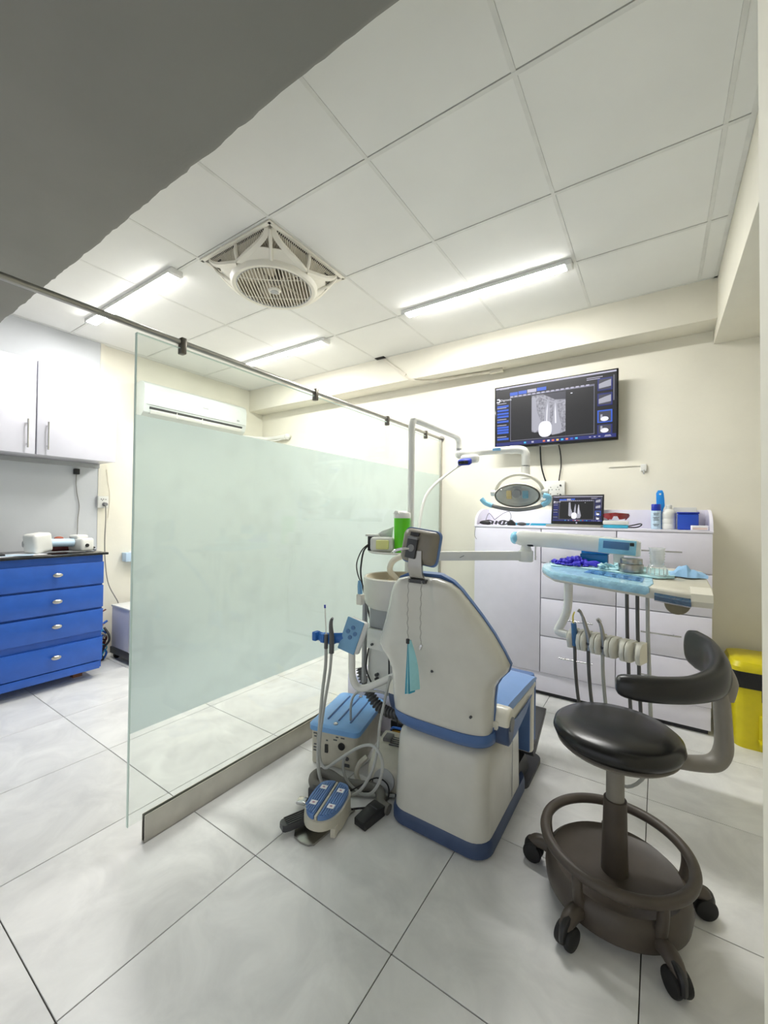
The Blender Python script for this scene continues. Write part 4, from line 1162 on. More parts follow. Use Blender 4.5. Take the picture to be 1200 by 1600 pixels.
# bib chain and bib
bcx = thing('bib_chain', (XC, 1.29, .83), 'thin beaded bib chain hanging in two strands behind the backrest', 'chain')
for x, zt, zb, dy in ((-.747, 1.026, .81, 0), (-.694, 1.022, .80, 0)):
    b = B(); n = 42
    me_pts = []
    for i in range(n):
        f = i / (n - 1); z = zt + (zb - zt) * f
        y = 1.279 - .004 * math.sin(f * PI) + .0 * f
        # keep clear of the shell, which bulges out below
        b.ell((x + .002 * math.sin(i), y, z), (.0021, .0021, .0021), n=6)
    b.build('bead_strand', 'steel', bcx)
B().box((-.747, 1.279, .803), (.012, .008, .018), bev=.002).build('clip', 'black_plastic', bcx)
B().box((-.694, 1.279, .792), (.010, .008, .020), rot=Matrix.Rotation(.4, 3, 'Y'), bev=.002).build('clip', 'chrome', bcx)
bb_ = thing('folded_bib', (-.742, 1.28, .62), 'folded light blue bib hanging from the left chain clip', 'bib')
for k, (dx, mt_, dy, yw) in enumerate(((0, 'mask_dark', 0, .008), (.005, 'mask_cyan', .005, .012), (.012, 'mask_dark', .012, .010), (.016, 'mask_cyan', .014, .022))):
    secs = []
    for i in range(9):
        f = i / 8; z = .797 - .185 * f + (.01 if k == 3 else 0)
        wv = yw * (0.25 + .75 * math.sin(min(f * 2.6, 1.57))) * (1 - .35 * max(0, f - .6))
        x = -.747 + dx * (.2 + .8 * f) - .008 * f; y = 1.277 + dy * .6 * f
        secs.append([(x, y, z), (x + wv, y + .010 + .01 * k * f, z), (x + wv, y + .0115 + .01 * k * f, z), (x, y + .0015, z)])
    B().loft(secs).build('fold', mt_, bb_)

# ================================================================== CUSPIDOR UNIT
cu = thing('cuspidor_unit', (-1.1, 1.8, .38), 'ivory spittoon unit with round bowl left of the chair back', 'spittoon unit')
BX, BY = -1.10, 1.765
B().lathe([(.145, .80), (.162, .82), (.168, .86), (.168, .945), (.160, .951), (.152, .945), (.13, .915), (.08, .895), (.03, .888), (0, .886), (0, .80)], (BX, BY, 0), n=48).build('bowl', 'ivory', cu)
B().lathe([(.151, .944), (.13, .916), (.08, .897), (.03, .890), (0, .888), (0, .8885), (.03, .8915), (.08, .899), (.13, .919), (.153, .9465)], (BX, BY, 0), n=48, cap=False).build('basin', 'bowl_tan', cu)
B().loft([rbox(BX - .12, BX + .14, BY - .10, BY + .13, z, r) for z, r in ((.40, .03), (.42, .035), (.80, .05), (.845, .06))]).build('body', 'white_plastic', cu)
B().bb(BX - .085, BX + .05, BY - .113, BY - .099, .70, .80, bev=.006).build('front_recess', 'mid_grey', cu)
fp = B().bb(BX - .09, BX + .06, BY - .128, BY - .101, .60, .70, bev=.006).build('front_cover', 'white_gloss', cu)
B().cyl((BX - .055, BY - .127, .625), (BX - .055, BY - .137, .625), .006, n=10).build('cover_screw', 'dark_grey', fp)
B().bb(BX - .125, BX - .108, BY - .122, BY - .098, .42, .83, bev=.003).build('side_edge', 'mid_grey', cu)
for z in (.455, .475): B().cyl((BX - .04, BY - .10, z), (BX - .04, BY - .118, z), .008, n=10).build('inlet_nipple', 'dark_grey', cu)
B().tube([(BX - .09, BY - .11, .60), (BX - .10, BY - .115, .5), (BX - .07, BY - .118, .44), (BX - .045, BY - .115, .42)], .004, n=6).build('drain_line', 'cable_black', cu)
B().tube([(BX + .03, BY - .112, .60), (BX + .035, BY - .115, .5), (BX + .03, BY - .112, .44)], .004, n=6).build('drain_line', 'cable_black', cu)
# faucet
B().tube([(-1.125, 1.84, .90), (-1.145, 1.82, .93), (-1.165, 1.80, .97), (-1.155, 1.81, 1.015), (-1.12, 1.84, 1.04), (-1.07, 1.87, 1.045)], .0155, n=14).build('faucet', 'ivory', cu)
B().cyl((-1.127, 1.838, .888), (-1.127, 1.838, .925), .026, n=20).build('faucet_foot', 'ivory', cu)
B().tube([(-1.18, 1.80, .895), (-1.172, 1.795, .92), (-1.155, 1.80, .918), (-1.148, 1.805, .897)], .007, n=8).build('cup_filler', 'bowl_tan', cu)
# shelf
B().lathe([(0, 0), (.125, 0), (.135, .005), (.138, .013), (.128, .013), (.122, .008), (0, .008)], (-1.235, 1.93, 1.045), n=40, sc=(1.05, .85)).build('round_shelf', 'white_gloss', cu)
B().cyl((-1.16, 2.0, .84), (-1.16, 2.0, 1.046), .03, n=24).build('pole_socket', 'white_plastic', cu)
# little syringe holder at the left
B().box((-1.165, 1.548, .858), (.03, .03, .05), bev=.004).build('clip_holder', 'ivory', cu)
B().tube([(-1.168, 1.55, .87), (-1.172, 1.55, .92), (-1.176, 1.55, .945)], [.012, .011, .005], n=10).build('wrapped_handpiece', 'remote_blue', label='blue wrapped handpiece parked on the left edge of the spittoon', cat='handpiece')

# things on the round shelf
ZS = 1.0535
gt = thing('drinking_tumbler', (-1.168, 1.93, ZS), 'bright green tumbler with white twisted lid on the round shelf', 'tumbler')
B().lathe([(0, 0), (.040, 0), (.0415, .004), (.0455, .19), (0, .19)], (-1.170, 1.925, ZS), n=32).build('tumbler_body', 'green_cup', gt)
B().lathe([(0, .188), (.0475, .188), (.0475, .212), (.040, .222), (.02, .228), (0, .229)], (-1.170, 1.925, ZS), n=32).build('lid', 'white_gloss', gt)
B().prism([(-.022, 0), (.022, 0), (.008, .018), (-.008, .018)], .02, (-1.180, 1.895, ZS + .21), (1, 0, 0), (0, 0, 1), bev=.003).build('lid_spout', 'white_gloss', gt)
tp = thing('tissue_pack', (-1.28, 1.9, ZS), 'soft white tissue pack with lime print on the round shelf', 'tissues')
B().box((-1.272, 1.885, ZS + .042), (.13, .085, .082), rz=.5, bev=.02, seg=3).build('pack', 'white_plastic', tp)
B().box((-1.252, 1.857, ZS + .042), (.07, .05, .05), rz=.5, bev=.006).build('print_label', 'lime', tp)
b = B()
b.loft([[(-1.33, 1.88, ZS + .08), (-1.24, 1.93, ZS + .08), (-1.24, 1.935, ZS + .082), (-1.33, 1.885, ZS + .082)], [(-1.28, 1.89, ZS + .115), (-1.23, 1.92, ZS + .12), (-1.228, 1.925, ZS + .12), (-1.278, 1.895, ZS + .117)], [(-1.25, 1.90, ZS + .125), (-1.215, 1.91, ZS + .14), (-1.215, 1.912, ZS + .14), (-1.25, 1.903, ZS + .127)]])
b.build('pulled_tissue', 'sticker_white', tp)
ps = thing('power_block', (-1.35, 1.83, ZS), 'black and white power block with dangling cables on the shelf edge', 'power strip')
B().box((-1.325, 1.865, ZS + .045), (.05, .04, .08), rz=.5, bev=.004).build('block', 'black_plastic', ps)
B().box((-1.325, 1.865, ZS + .09), (.075, .05, .012), rz=.5, bev=.003).build('white_top', 'white_plastic', ps)
for dx, r in ((0, .005), (-.014, .0035)):
    B().tube([(-1.325 + dx, 1.845, ZS + .04), (-1.335 + dx, 1.80, ZS + .01), (-1.345 + dx * 2.2, 1.79, ZS - .06), (-1.34 + dx * 1.5, 1.78, ZS - .12), (-1.325, 1.785, ZS - .2), (-1.3, 1.80, ZS - .32), (-1.28, 1.84, ZS - .5)], r, n=6).build('cable', 'cable_black', ps)

# ================================================================== OPERATING LAMP
ol = thing('operating_lamp', (-1.16, 2.0, 1.05), 'white dental operating lamp on a jointed pole above the chair', 'dental lamp')
PX, PY = -1.16, 2.0
B().cyl((PX, PY, 1.047), (PX, PY, 1.70), .0185, n=24).build('pole', 'white_gloss', ol)
B().tube([(PX, PY, 1.70), (PX, PY, 1.765), (PX + .002, PY + .012, 1.79), (PX + .003, PY + .04, 1.802), (PX + .01, PY + .3, 1.80), (PX + .018, 2.50, 1.797), (PX + .022, 2.57, 1.79), (PX + .023, 2.60, 1.765), (PX + .023, 2.605, 1.72)], .0195, n=16).build('upper_arm', 'white_gloss', ol)
jx, jy, jz = PX + .023, 2.605, 1.68
B().ell((jx, jy, jz), (.026, .026, .03)).build('joint', 'white_gloss', ol)
B().cyl((jx, jy, jz), (jx, jy, jz + .045), .017, n=16).build('joint_neck', 'mid_grey', ol)
B().tube([(jx, jy, jz + .004), (-.95, 2.62, 1.688), (-.80, 2.645, 1.69)], .024, n=16).build('lower_arm', 'white_gloss', ol)
B().bb(-.90, -.85, 2.60, 2.612, 1.685, 1.702).build('arm_badge', 'remote_blue', ol)
B().tube([(-.80, 2.645, 1.69), (-.76, 2.652, 1.69), (-.722, 2.658, 1.682), (-.706, 2.66, 1.66), (-.704, 2.66, 1.62)], .026, n=16).build('elbow', 'white_gloss', ol)
B().cyl((-.704, 2.66, 1.585), (-.704, 2.66, 1.625), .026, n=20).build('collar', 'white_plastic', ol)
B().cyl((-.704, 2.66, 1.580), (-.704, 2.66, 1.587), .015, n=16).build('collar_gap', 'black_plastic', ol)
B().loft([[(-.704 + r * math.cos(a), 2.66 + r * math.sin(a), z) for a in [2 * PI * i / 20 for i in range(20)]] for z, r in ((1.58, .026), (1.53, .027), (1.50, .034))]).build('head_stem', 'white_plastic', ol)
# camera pod
pod = B().box((-1.035, 2.55, 1.635), (.12, .06, .055), bev=.02, seg=4).build('sensor_pod', 'white_gloss', ol)
B().box((-1.055, 2.515, 1.612), (.088, .05, .04), rot=Matrix.Rotation(.35, 3, 'X'), bev=.014, seg=4).build('pod_cover', 'cap_blue', pod)
B().box((-1.055, 2.489, 1.606), (.066, .012, .022), rot=Matrix.Rotation(.35, 3, 'X'), bev=.006).build('pod_window', 'black_gloss', pod)
B().tube([(-1.085, 2.53, 1.60), (-1.11, 2.47, 1.565), (-1.15, 2.38, 1.50), (-1.185, 2.28, 1.42), (-1.19, 2.2, 1.33), (-1.17, 2.12, 1.2), (-1.15, 2.06, 1.08), (-1.15, 2.02, 1.06)], .009, n=10).build('power_cord', 'white_gloss', ol)
# head
hm = Matrix.Translation((-.735, 2.62, 1.400)) @ Matrix.Rotation(math.radians(2), 4, 'Z') @ Matrix.Rotation(math.radians(14), 4, 'X')
def H(b): return b.xf(hm)
def earc(rx, rz, y, a0, a1, n=17): return [(rx * math.cos(a0 + (a1 - a0) * i / (n - 1)), y, rz * math.sin(a0 + (a1 - a0) * i / (n - 1))) for i in range(n)]
hd = H(B().loft([[(sx * .14 * c * k, y, .075 * s * k) for c, s in [(math.cos(2 * PI * i / 36), math.sin(2 * PI * i / 36)) for i in range(36)] for sx in (1,)] for y, k in ((-.045, 1.0), (-.03, 1.04), (0, 1.0), (.04, .84), (.07, .5), (.078, .15))], cap=False)).build('lamp_head', 'ivory', ol)
H(B().loft([[(.128 * c * k, y, .066 * s * k) for c, s in [(math.cos(2 * PI * i / 36), math.sin(2 * PI * i / 36)) for i in range(36)]] for y, k in ((-.046, 1.0), (-.02, .8), (0.0, .4), (.004, .1))], cap=False)).build('reflector', 'white_gloss', hd)
H(B().loft([[(.132 * c * k, y, .07 * s * k) for c, s in [(math.cos(2 * PI * i / 36), math.sin(2 * PI * i / 36)) for i in range(36)]] for y, k in ((-.047, 1.0), (-.056, .9), (-.062, .55), (-.064, .1))])).build('front_shield', 'clear_plastic', hd)
H(B().cyl((-.005, -.012, .012), (-.005, -.046, .012), .026, n=20)).build('bulb_cap', 'grey_plastic', hd)
H(B().box((-.052, -.030, .004), (.034, .014, .055), bev=.006)).build('amber_facet', 'gold_reflect', hd)
H(B().box((.048, -.030, .004), (.036, .014, .05), bev=.006)).build('cyan_facet', 'mask_dark', hd)
H(B().box((0, -.03, .052), (.05, .02, .018), bev=.004)).build('top_vent', 'grey_plastic', hd)
H(B().tube(earc(.148, .125, .01, .12, PI - .12), .011, n=10, sub=2)).build('yoke', 'ivory', ol)
for s in (-1, 1):
    H(B().cyl((s * .135, .01, .01), (s * .178, .01, .01), .021, n=20, bev=.004)).build('yoke_knob', 'white_plastic', ol)
h1 = H(B().tube([(-.225, -.045, -.02), (-.20, -.05, -.045), (-.12, -.055, -.072), (0, -.055, -.088), (.12, -.055, -.07), (.18, -.05, -.04), (.185, -.05, -.01), (.16, -.05, .0)], [.013, .013, .012, .012, .012, .013, .014, .014], n=10)).build('grab_handle', 'grey_plastic', ol)
H(B().tube([(-.227, -.045, -.018), (-.20, -.05, -.045), (-.155, -.053, -.062)], .0155, n=10)).build('handle_wrap', 'film_blue', h1)
H(B().tube([(.15, -.053, -.058), (.18, -.05, -.038), (.187, -.05, -.01), (.158, -.05, .001)], .0165, n=10)).build('handle_wrap', 'film_blue', h1)
# ================================================================== DELIVERY TRAY ON ITS ARMS
dt = thing('instrument_tray', (-.2, 2.15, .68), 'ivory instrument tray in blue plastic film on a two-part swing arm', 'dental tray')
# first arm
AY = 2.40
B().loft([[(x, y + dy, z + dz) for dy, dz in ((-.026, -.026), (.026, -.026), (.034, -.006), (.030, .024), (-.030, .024), (-.034, -.006))] for x, y, z in ((-1.12, 2.03, 1.03), (-1.05, 2.08, 1.031), (-.84, 2.25, 1.034), (-.645, AY, 1.036))]).build('lower_arm', 'white_gloss', dt)
B().tube([(-.925, 2.148, 1.024), (-.905, 2.163, 1.036)], .0022, n=6, sub=1).build('arm_scratch', 'grey_plastic', dt)
B().cyl((-.628, AY, 1.002), (-.628, AY, 1.066), .040, n=28, bev=.006).build('elbow_cap', 'white_gloss', dt)
B().lathe([(0, 0), (.034, 0), (.028, .018), (.025, .03), (.029, .05), (0, .05)], (-.628, AY, 1.062), n=24).build('elbow_neck', 'white_gloss', dt)
B().tube([(-.62, AY - .026, 1.105), (-.60, AY - .03, 1.100), (-.58, AY - .03, 1.100)], .008, n=8).build('elbow_gap', 'black_plastic', dt)
# second arm
secs = []
for x, y, z, hh in ((-.69, AY, 1.132, .024), (-.655, AY, 1.137, .041), (-.45, AY, 1.131, .041), (-.26, AY, 1.121, .041), (-.09, AY, 1.108, .041), (-.072, AY, 1.106, .034)):
    secs.append([(x, y + dy * hh, z + dz * hh) for dy, dz in ((-.9, -.8), (-.75, -1), (.75, -1), (.9, -.8), (.9, .8), (.75, 1), (-.75, 1), (-.9, .8))])
ua = B().loft(secs).build('upper_arm', 'white_gloss', dt)
B().ell((-.69, AY - .004, 1.136), (.026, .038, .036)).build('arm_end_wrap', 'film_blue', ua)
RA = Matrix.Rotation(.055, 3, 'Y')
B().box((-.172, AY - .038, 1.114), (.165, .012, .072), rot=RA, bev=.003).build('arm_panel_film', 'film_blue', ua, label='blue film over the arm display')
B().box((-.176, AY - .045, 1.121), (.115, .004, .038), rot=RA, bev=.002).build('arm_display', 'button_blue', ua)
B().box((-.107, AY - .045, 1.128), (.018, .004, .016), bev=.001).build('arm_button', 'black_plastic', ua)
B().bb(-.19, -.145, AY - .02, AY + .02, .995, 1.09, bev=.004).build('drop_post', 'white_gloss', dt)
# tray body: outline rotated a little, sloping up to the back
def tz(y): return .955 + (y - 2.0) * .10
out = [(-.515, 2.33), (-.50, 2.25), (-.44, 2.165), (-.03, 2.035), (.10, 2.0), (.165, 2.03), (.185, 2.12), (.178, 2.44), (.15, 2.47), (-.44, 2.47), (-.50, 2.42)]
def slab(pts, top, th, k=1.0):
    cx_ = sum(p[0] for p in pts) / len(pts); cy_ = sum(p[1] for p in pts) / len(pts)
    def ring(sc, dz): return [(cx_ + (x - cx_) * sc, cy_ + (y - cy_) * sc, tz(y) + dz) for x, y in pts]
    return B().loft([ring(.95, top - th), ring(1.0, top - th + .012), ring(1.0, top - .008), ring(.98, top)])
tb = slab(out, .012, .045).build('tray_body', 'ivory', dt, sharp=.9)
film = [(-.52, 2.335), (-.505, 2.25), (-.445, 2.16), (-.03, 2.028), (-.012, 2.10), (-.02, 2.30), (-.44, 2.44), (-.50, 2.42)]
slab(film, .0155, .036).build('plastic_film', 'film_sky', tb, label='crinkled pale blue plastic film')
key = [(-.30, 2.20), (-.055, 2.10), (-.05, 2.19), (-.28, 2.28)]
B().loft([[(x, y, tz(y) + .0162) for x, y in key], [(x, y, tz(y) + .0172) for x, y in key]]).build('keypad', 'film_deep', tb)
b = B()
for i in range(5):
    for j in range(2):
        x = -.265 + .048 * i; y = 2.205 - .018 * i + .035 * j
        b.lathe([(0, .0178), (.009, .0178), (.009, .0186), (0, .0188)], (x, y, tz(y)), n=12, sc=(1.2, .7))
b.build('keypad_buttons', 'button_blue', tb)
# right grip
B().loft([[(x, y, z) for x, y, z in ((-.012, 2.026, .918), (-.012, 2.004, .926), (-.012, 2.004, .942), (-.012, 2.03, .952))], [(.107, 1.992, .911), (.107, 1.970, .919), (.107, 1.970, .935), (.107, 2.0, .946)]]).build('grip_wrap', 'film_navy', tb, label='dark blue wrapped grip bar')
B().loft([[(x, y, z) for y, z in ((1.985, .918), (1.978, .94), (1.99, .968), (2.07, .985), (2.10, .96), (2.08, .92))] for x in (.107, .115, .165, .175)]).build('grip_end', 'ivory', tb)
B().lathe([(0, -.004), (.044, -.004), (.046, 0), (.044, .004), (0, .004)], (.068, 2.10, .905), n=32, axis=(0.1, -1, 0)).build('round_tab', 'tab_shaded', tb, label='ivory round tab below the tray, darkened as if shaded')
# handpiece holder
B().tube([(-.365, 2.18, .94), (-.367, 2.175, .82), (-.385, 2.17, .755), (-.405, 2.165, .71), (-.40, 2.16, .695), (-.36, 2.15, .69)], [.02, .02, .02, .02, .021, .02], n=12).build('holder_bracket', 'white_gloss', dt)
hbar = [Vector((-.345, 2.14, .685)), Vector((-.045, 2.035, .690))]
hd_ = (hbar[1] - hbar[0]).normalized(); hp_ = Vector((hd_.y, -hd_.x, 0)).normalized()
for i in range(5):
    c = hbar[0].lerp(hbar[1], (i + .5) / 5); w = .030
    for sg in (-1, 1):
        def sec(q, g): return [c + hd_ * (sg * q) + hp_ * a + Vector((0, 0, z)) for a, z in ((.036 - g, -.042), (.046 - g, -.012), (.040 - g, .024), (.016, .042), (-.032, .042), (-.036, -.042))]
        B().loft([sec(.007, .014), sec(.014, .004), sec(.024, 0), sec(w, .003)]).build('cradle_cheek', 'ivory', dt, sharp=.9)
    B().box(c - hp_ * .014, (.03, .034, .078), rz=math.atan2(hd_.y, hd_.x), bev=.004).build('cradle_back', 'ivory', dt)
# handpieces with their hoses
def slot(i): return hbar[0].lerp(hbar[1], (i + .5) / 5) + hp_ * .024
s0, s1, s2 = slot(0), slot(1), slot(2)
def hp_thing(s, lab): return thing('handpiece', s, lab, 'handpiece', 'handpieces hanging in the cradle')
t = hp_thing(s0, 'blue wrapped syringe with a yellow tip, leftmost in the cradle')
B().tube([s0 + Vector((0, 0, -.03)), s0 + Vector((-.002, 0, .03)), s0 + Vector((-.006, 0, .075))], [.011, .013, .012], n=12).build('wrapped_grip', 'button_blue', t)
B().tube([s0 + Vector((-.006, 0, .07)), s0 + Vector((-.009, 0, .105)), s0 + Vector((-.002, 0, .128))], [.004, .004, .003], n=8).build('tip', 'yellow_tip', t)
def hose(t, s, ex_, ey_, zb, m_='hose_dark', r=.0075):
    B().tube([s + Vector((0, 0, -.028)), s + Vector((.004, .005, -.15)), s + Vector((.018, .02, -.30)), s + Vector((.05, .03, -.42)), Vector(((s.x * .5 + ex_ * .5), (s.y + ey_) / 2 + .02, zb)), Vector((ex_ + .012, ey_, zb + .12)), Vector((ex_ + .01, ey_, .55)), Vector((ex_ + .003, ey_, .75)), Vector((ex_, ey_, .925))], r, n=8).build('hose', m_, t)
hose(t, s0, -.115, 2.13, .14)
t = hp_thing(s1, 'steel contra-angle handpiece, second in the cradle')
B().tube([s1 + Vector((.006, 0, -.035)), s1 + Vector((.002, 0, .02)), s1 + Vector((-.016, 0, .085)), s1 + Vector((-.024, 0, .115))], [.0105, .0115, .009, .0065], n=12).build('body', 'steel', t)
B().tube([s1 + Vector((-.024, 0, .113)), s1 + Vector((-.034, -.002, .135)), s1 + Vector((-.044, -.004, .143))], [.006, .007, .009], n=10).build('head', 'steel', t)
B().cyl(s1 + Vector((.004, 0, -.01)), s1 + Vector((.003, 0, 0)), .0125, n=16).build('coupling_ring', 'dark_grey', t)
hose(t, s1, -.075, 2.12, .10, 'hose_dark')
t = hp_thing(s2, 'slim steel turbine handpiece, third in the cradle')
B().tube([s2 + Vector((.006, 0, -.035)), s2 + Vector((.004, 0, .02)), s2 + Vector((-.004, 0, .075)), s2 + Vector((-.014, 0, .108))], [.0095, .010, .008, .006], n=12).build('body', 'steel', t)
B().cyl(s2 + Vector((-.012, 0, .104)), s2 + Vector((-.02, -.004, .118)), .0085, n=14).build('head', 'chrome', t)
B().cyl(s2 + Vector((.005, 0, -.012)), s2 + Vector((.004, 0, -.002)), .0115, n=16).build('coupling_ring', 'dark_grey', t)
hose(t, s2, -.037, 2.10, .08, 'hose_grey')

# things on the tray
def top(y): return tz(y) + .0165
pad = B()
PO = [(-.50, 2.40), (-.47, 2.295), (-.22, 2.27), (-.05, 2.21), (.0, 2.19), (.06, 2.22), (.07, 2.36), (-.1, 2.44)]
pad.loft([[(x, y, top(y) + .0005) for x, y in PO], [(x, y, top(y) + .004) for x, y in PO]])
pd_ = pad.build('tray_liner', 'paper_cyan', label='pale turquoise paper liner covering the back of the tray', cat='paper liner')
ZP = lambda y: top(y) + .0045
# gloves
b = B(); random.seed(3)
for i in range(60):
    a = random.uniform(0, 2 * PI); r = random.random() ** .5
    x = -.37 + .09 * r * math.cos(a); y = 2.345 + .045 * r * math.sin(a)
    hh = (1 - r * r) * .038 + .009
    s = random.uniform(.009, .022)
    b.ell((x, y, ZP(y) + hh * .6), (s, s * .5, hh * random.uniform(.25, .5)), rot=Matrix.Rotation(random.uniform(0, 3), 3, 'Z') @ Matrix.Rotation(random.uniform(-.2, .2), 3, 'Y'), n=10)
gv = thing('nitrile_gloves', (-.37, 2.345, ZP(2.345)), 'crumpled violet blue gloves on the left of the tray', 'gloves')
b.build('crumpled_palm', 'glove_blue', gv)
for i, (x0, y0, x1, y1) in enumerate(((-.45, 2.33, -.475, 2.345), (-.31, 2.325, -.255, 2.315), (-.36, 2.30, -.33, 2.292), (-.29, 2.35, -.24, 2.345))):
    B().tube([(x0, y0, ZP(y0) + .012), ((x0 + x1) / 2, (y0 + y1) / 2, ZP(y0) + .016), (x1, y1, ZP(y1) + .009)], [.012, .011, .008], n=8).build('finger', 'glove_blue', gv)
# blue case
cs = thing('bur_case', (-.27, 2.45, 1.0), 'bright blue open plastic case behind the gloves', 'case')
yc_ = 2.42
B().bb(-.345, -.215, yc_ - .03, yc_ + .03, ZP(yc_ + .03), ZP(yc_) + .05, bev=.004).build('case_body', 'case_blue', cs)
B().box((-.28, yc_ + .032, ZP(yc_) + .062), (.135, .006, .03), rot=Matrix.Rotation(-.3, 3, 'X'), bev=.002).build('case_lid', 'case_blue', cs)
# crumpled napkin
b = B()
for i in range(22):
    x = -.19 + random.uniform(-.06, .06); y = 2.30 + random.uniform(-.02, .02)
    s = random.uniform(.012, .028)
    b.box((x, y, ZP(y) + .010 + .018 * random.random() * (1 - abs(x + .19) / .08)), (s * 1.6, s, .0025), rot=Matrix.Rotation(random.uniform(-.9, .9), 3, 'X') @ Matrix.Rotation(random.uniform(-.9, .9), 3, 'Y') @ Matrix.Rotation(random.uniform(0, 3), 3, 'Z'))
b.build('crumpled_napkin', 'paper_cyan', label='crumpled pale turquoise napkin in the middle of the tray', cat='napkin')
# steel tin
tn = thing('cotton_tin', (-.105, 2.27, ZP(2.27)), 'round stepped steel tin standing on the tray liner', 'tin')
yt = 2.285
B().cyl((-.108, yt, ZP(yt) - .002), (-.108, yt, ZP(yt) + .036), .052, n=36, bev=.003).build('tin_base', 'steel', tn)
B().cyl((-.106, yt, ZP(yt) + .036), (-.106, yt, ZP(yt) + .062), .046, n=36, bev=.002).build('tin_lid', 'steel', tn)
# cups
cp = thing('plastic_cup_stack', (-.004, 2.25, ZP(2.25)), 'stack of clear ribbed plastic cups on the tray', 'cups')
yu = 2.24
B().lathe([(0, 0), (.037, 0), (.041, .006), (.040, .03), (.033, .045), (.026, .05), (0, .05)], (-.004, yu, ZP(yu)), n=24).build('cup', 'clear_plastic', cp)
b = B()
for i in range(14):
    a = 2 * PI * i / 14
    b.tube([(-.004 + .041 * math.cos(a), yu + .041 * math.sin(a), ZP(yu) + .006), (-.004 + .040 * math.cos(a), yu + .04 * math.sin(a), ZP(yu) + .03)], .0018, n=4, sub=1)
b.build('base_ribs', 'frost_plastic', cp)
for i in range(6):
    z = ZP(yu) + .05 + .0125 * i
    B().lathe([(0, 0), (.026 + .0008 * i, 0), (.0275 + .0008 * i, .010), (.0295 + .0008 * i, .0105), (.0295 + .0008 * i, .0125), (0, .0125)], (-.004, yu, z), n=24).build('cup', 'frost_plastic', cp)
# blue tissue at right
b = B(); secs = []
for i in range(25):
    f = i / 24; x = .045 + .135 * f; y = 2.31
    env = math.exp(-((f - .38) / .2) ** 2) * .044 + math.exp(-((f - .75) / .16) ** 2) * .02 + .006
    hgt = env * (1 + .10 * math.sin(f * 30))
    lo_ = top(y) + .0015
    secs.append([(x, y - .055 + .012 * math.sin(f * 9), lo_ - .005), (x + .004 * math.sin(f * 20), y - .03, lo_ + hgt * .55), (x, y - .005, lo_ + hgt * (.9 + .1 * math.sin(f * 15))), (x - .005, y + .025, lo_ + hgt * .8), (x, y + .06, lo_ + .006), (x, y + .058, lo_ + .003)])
b.loft(secs)
b.build('folded_tissue', 'tissue_blue', label='rumpled sky blue tissue at the right end of the tray', cat='tissue', sharp=.5)

# ================================================================== ASSISTANT HOLDER
ah = thing('suction_holder', (-1.2, 1.5, .45), 'bent white arm with blue suction cradle and wrapped keypad beside the spittoon', 'holder')
B().tube([(-1.175, 1.50, .66), (-1.178, 1.505, .58), (-1.18, 1.515, .50), (-1.165, 1.53, .455), (-1.13, 1.545, .45), (-1.07, 1.57, .48), (-1.0, 1.60, .52)], .0165, n=12).build('support_arm', 'white_gloss', ah)
Rk = Matrix.Rotation(.25, 3, 'Z') @ Matrix.Rotation(math.radians(16), 3, 'Y') @ Matrix.Rotation(-.15, 3, 'X')
kc = Vector((-1.155, 1.47, .71))
kp = B().box(kc + Rk @ Vector((.012, .018, 0)), (.09, .036, .15), rot=Rk, bev=.012, seg=3).build('keypad_case', 'white_gloss', ah)
B().box(kc + Rk @ Vector((0, -.004, -.002)), (.084, .01, .15), rot=Rk, bev=.004).build('keypad_film', 'remote_blue', kp, label='blue film over the keypad')
for dx, dz in ((0, .035), (-.018, .012), (.018, .012), (0, -.01)):
    q = kc + Rk @ Vector((dx, -.009, dz)); q2 = kc + Rk @ Vector((dx, -.0125, dz))
    B().cyl(q, q2, .0095, n=16).build('keypad_button', 'button_blue', kp)
B().tube([(-1.325, 1.44, .683), (-1.29, 1.435, .683), (-1.23, 1.44, .69), (-1.17, 1.47, .695)], .012, n=8, flat=(1.9, .9)).build('cradle_bar', 'holder_blue', ah)
for x in (-1.335, -1.285, -1.235):
    B().box((x, 1.432, .684), (.024, .036, .042), bev=.005).build('cradle_finger', 'holder_blue', ah)
# suction tubes held by the cradle
se = thing('saliva_ejector', (-1.262, 1.415, .70), 'thin clear saliva ejector with blue tip in the blue cradle', 'suction tube', 'suction tubes in the blue cradle')
B().tube([(-1.265, 1.412, .83), (-1.258, 1.412, .74), (-1.255, 1.412, .70)], .0028, n=8).build('straw', 'white_plastic', se)
B().cyl((-1.265, 1.412, .827), (-1.266, 1.412, .842), .0042, n=10).build('tip', 'cap_blue', se)
B().cyl((-1.255, 1.412, .645), (-1.255, 1.412, .71), .009, n=12).build('valve', 'hose_dark', se)
B().tube([(-1.255, 1.412, .65), (-1.25, 1.405, .57), (-1.262, 1.40, .45), (-1.276, 1.40, .30), (-1.279, 1.395, .17), (-1.262, 1.39, .075), (-1.225, 1.40, .028), (-1.16, 1.44, .0135), (-1.06, 1.49, .0135), (-1.0, 1.53, .0135), (-.96, 1.55, .0135)], .0075, n=8).build('hose', 'hose_grey', se)
hv = thing('suction_handpiece', (-1.225, 1.415, .70), 'dark angled suction handpiece in the blue cradle', 'suction tube', 'suction tubes in the blue cradle')
B().tube([(-1.222, 1.412, .63), (-1.222, 1.412, .70), (-1.228, 1.412, .75), (-1.226, 1.412, .775), (-1.216, 1.41, .79)], [.0115, .0115, .009, .0075, .005], n=10).build('body', 'hose_dark', hv)
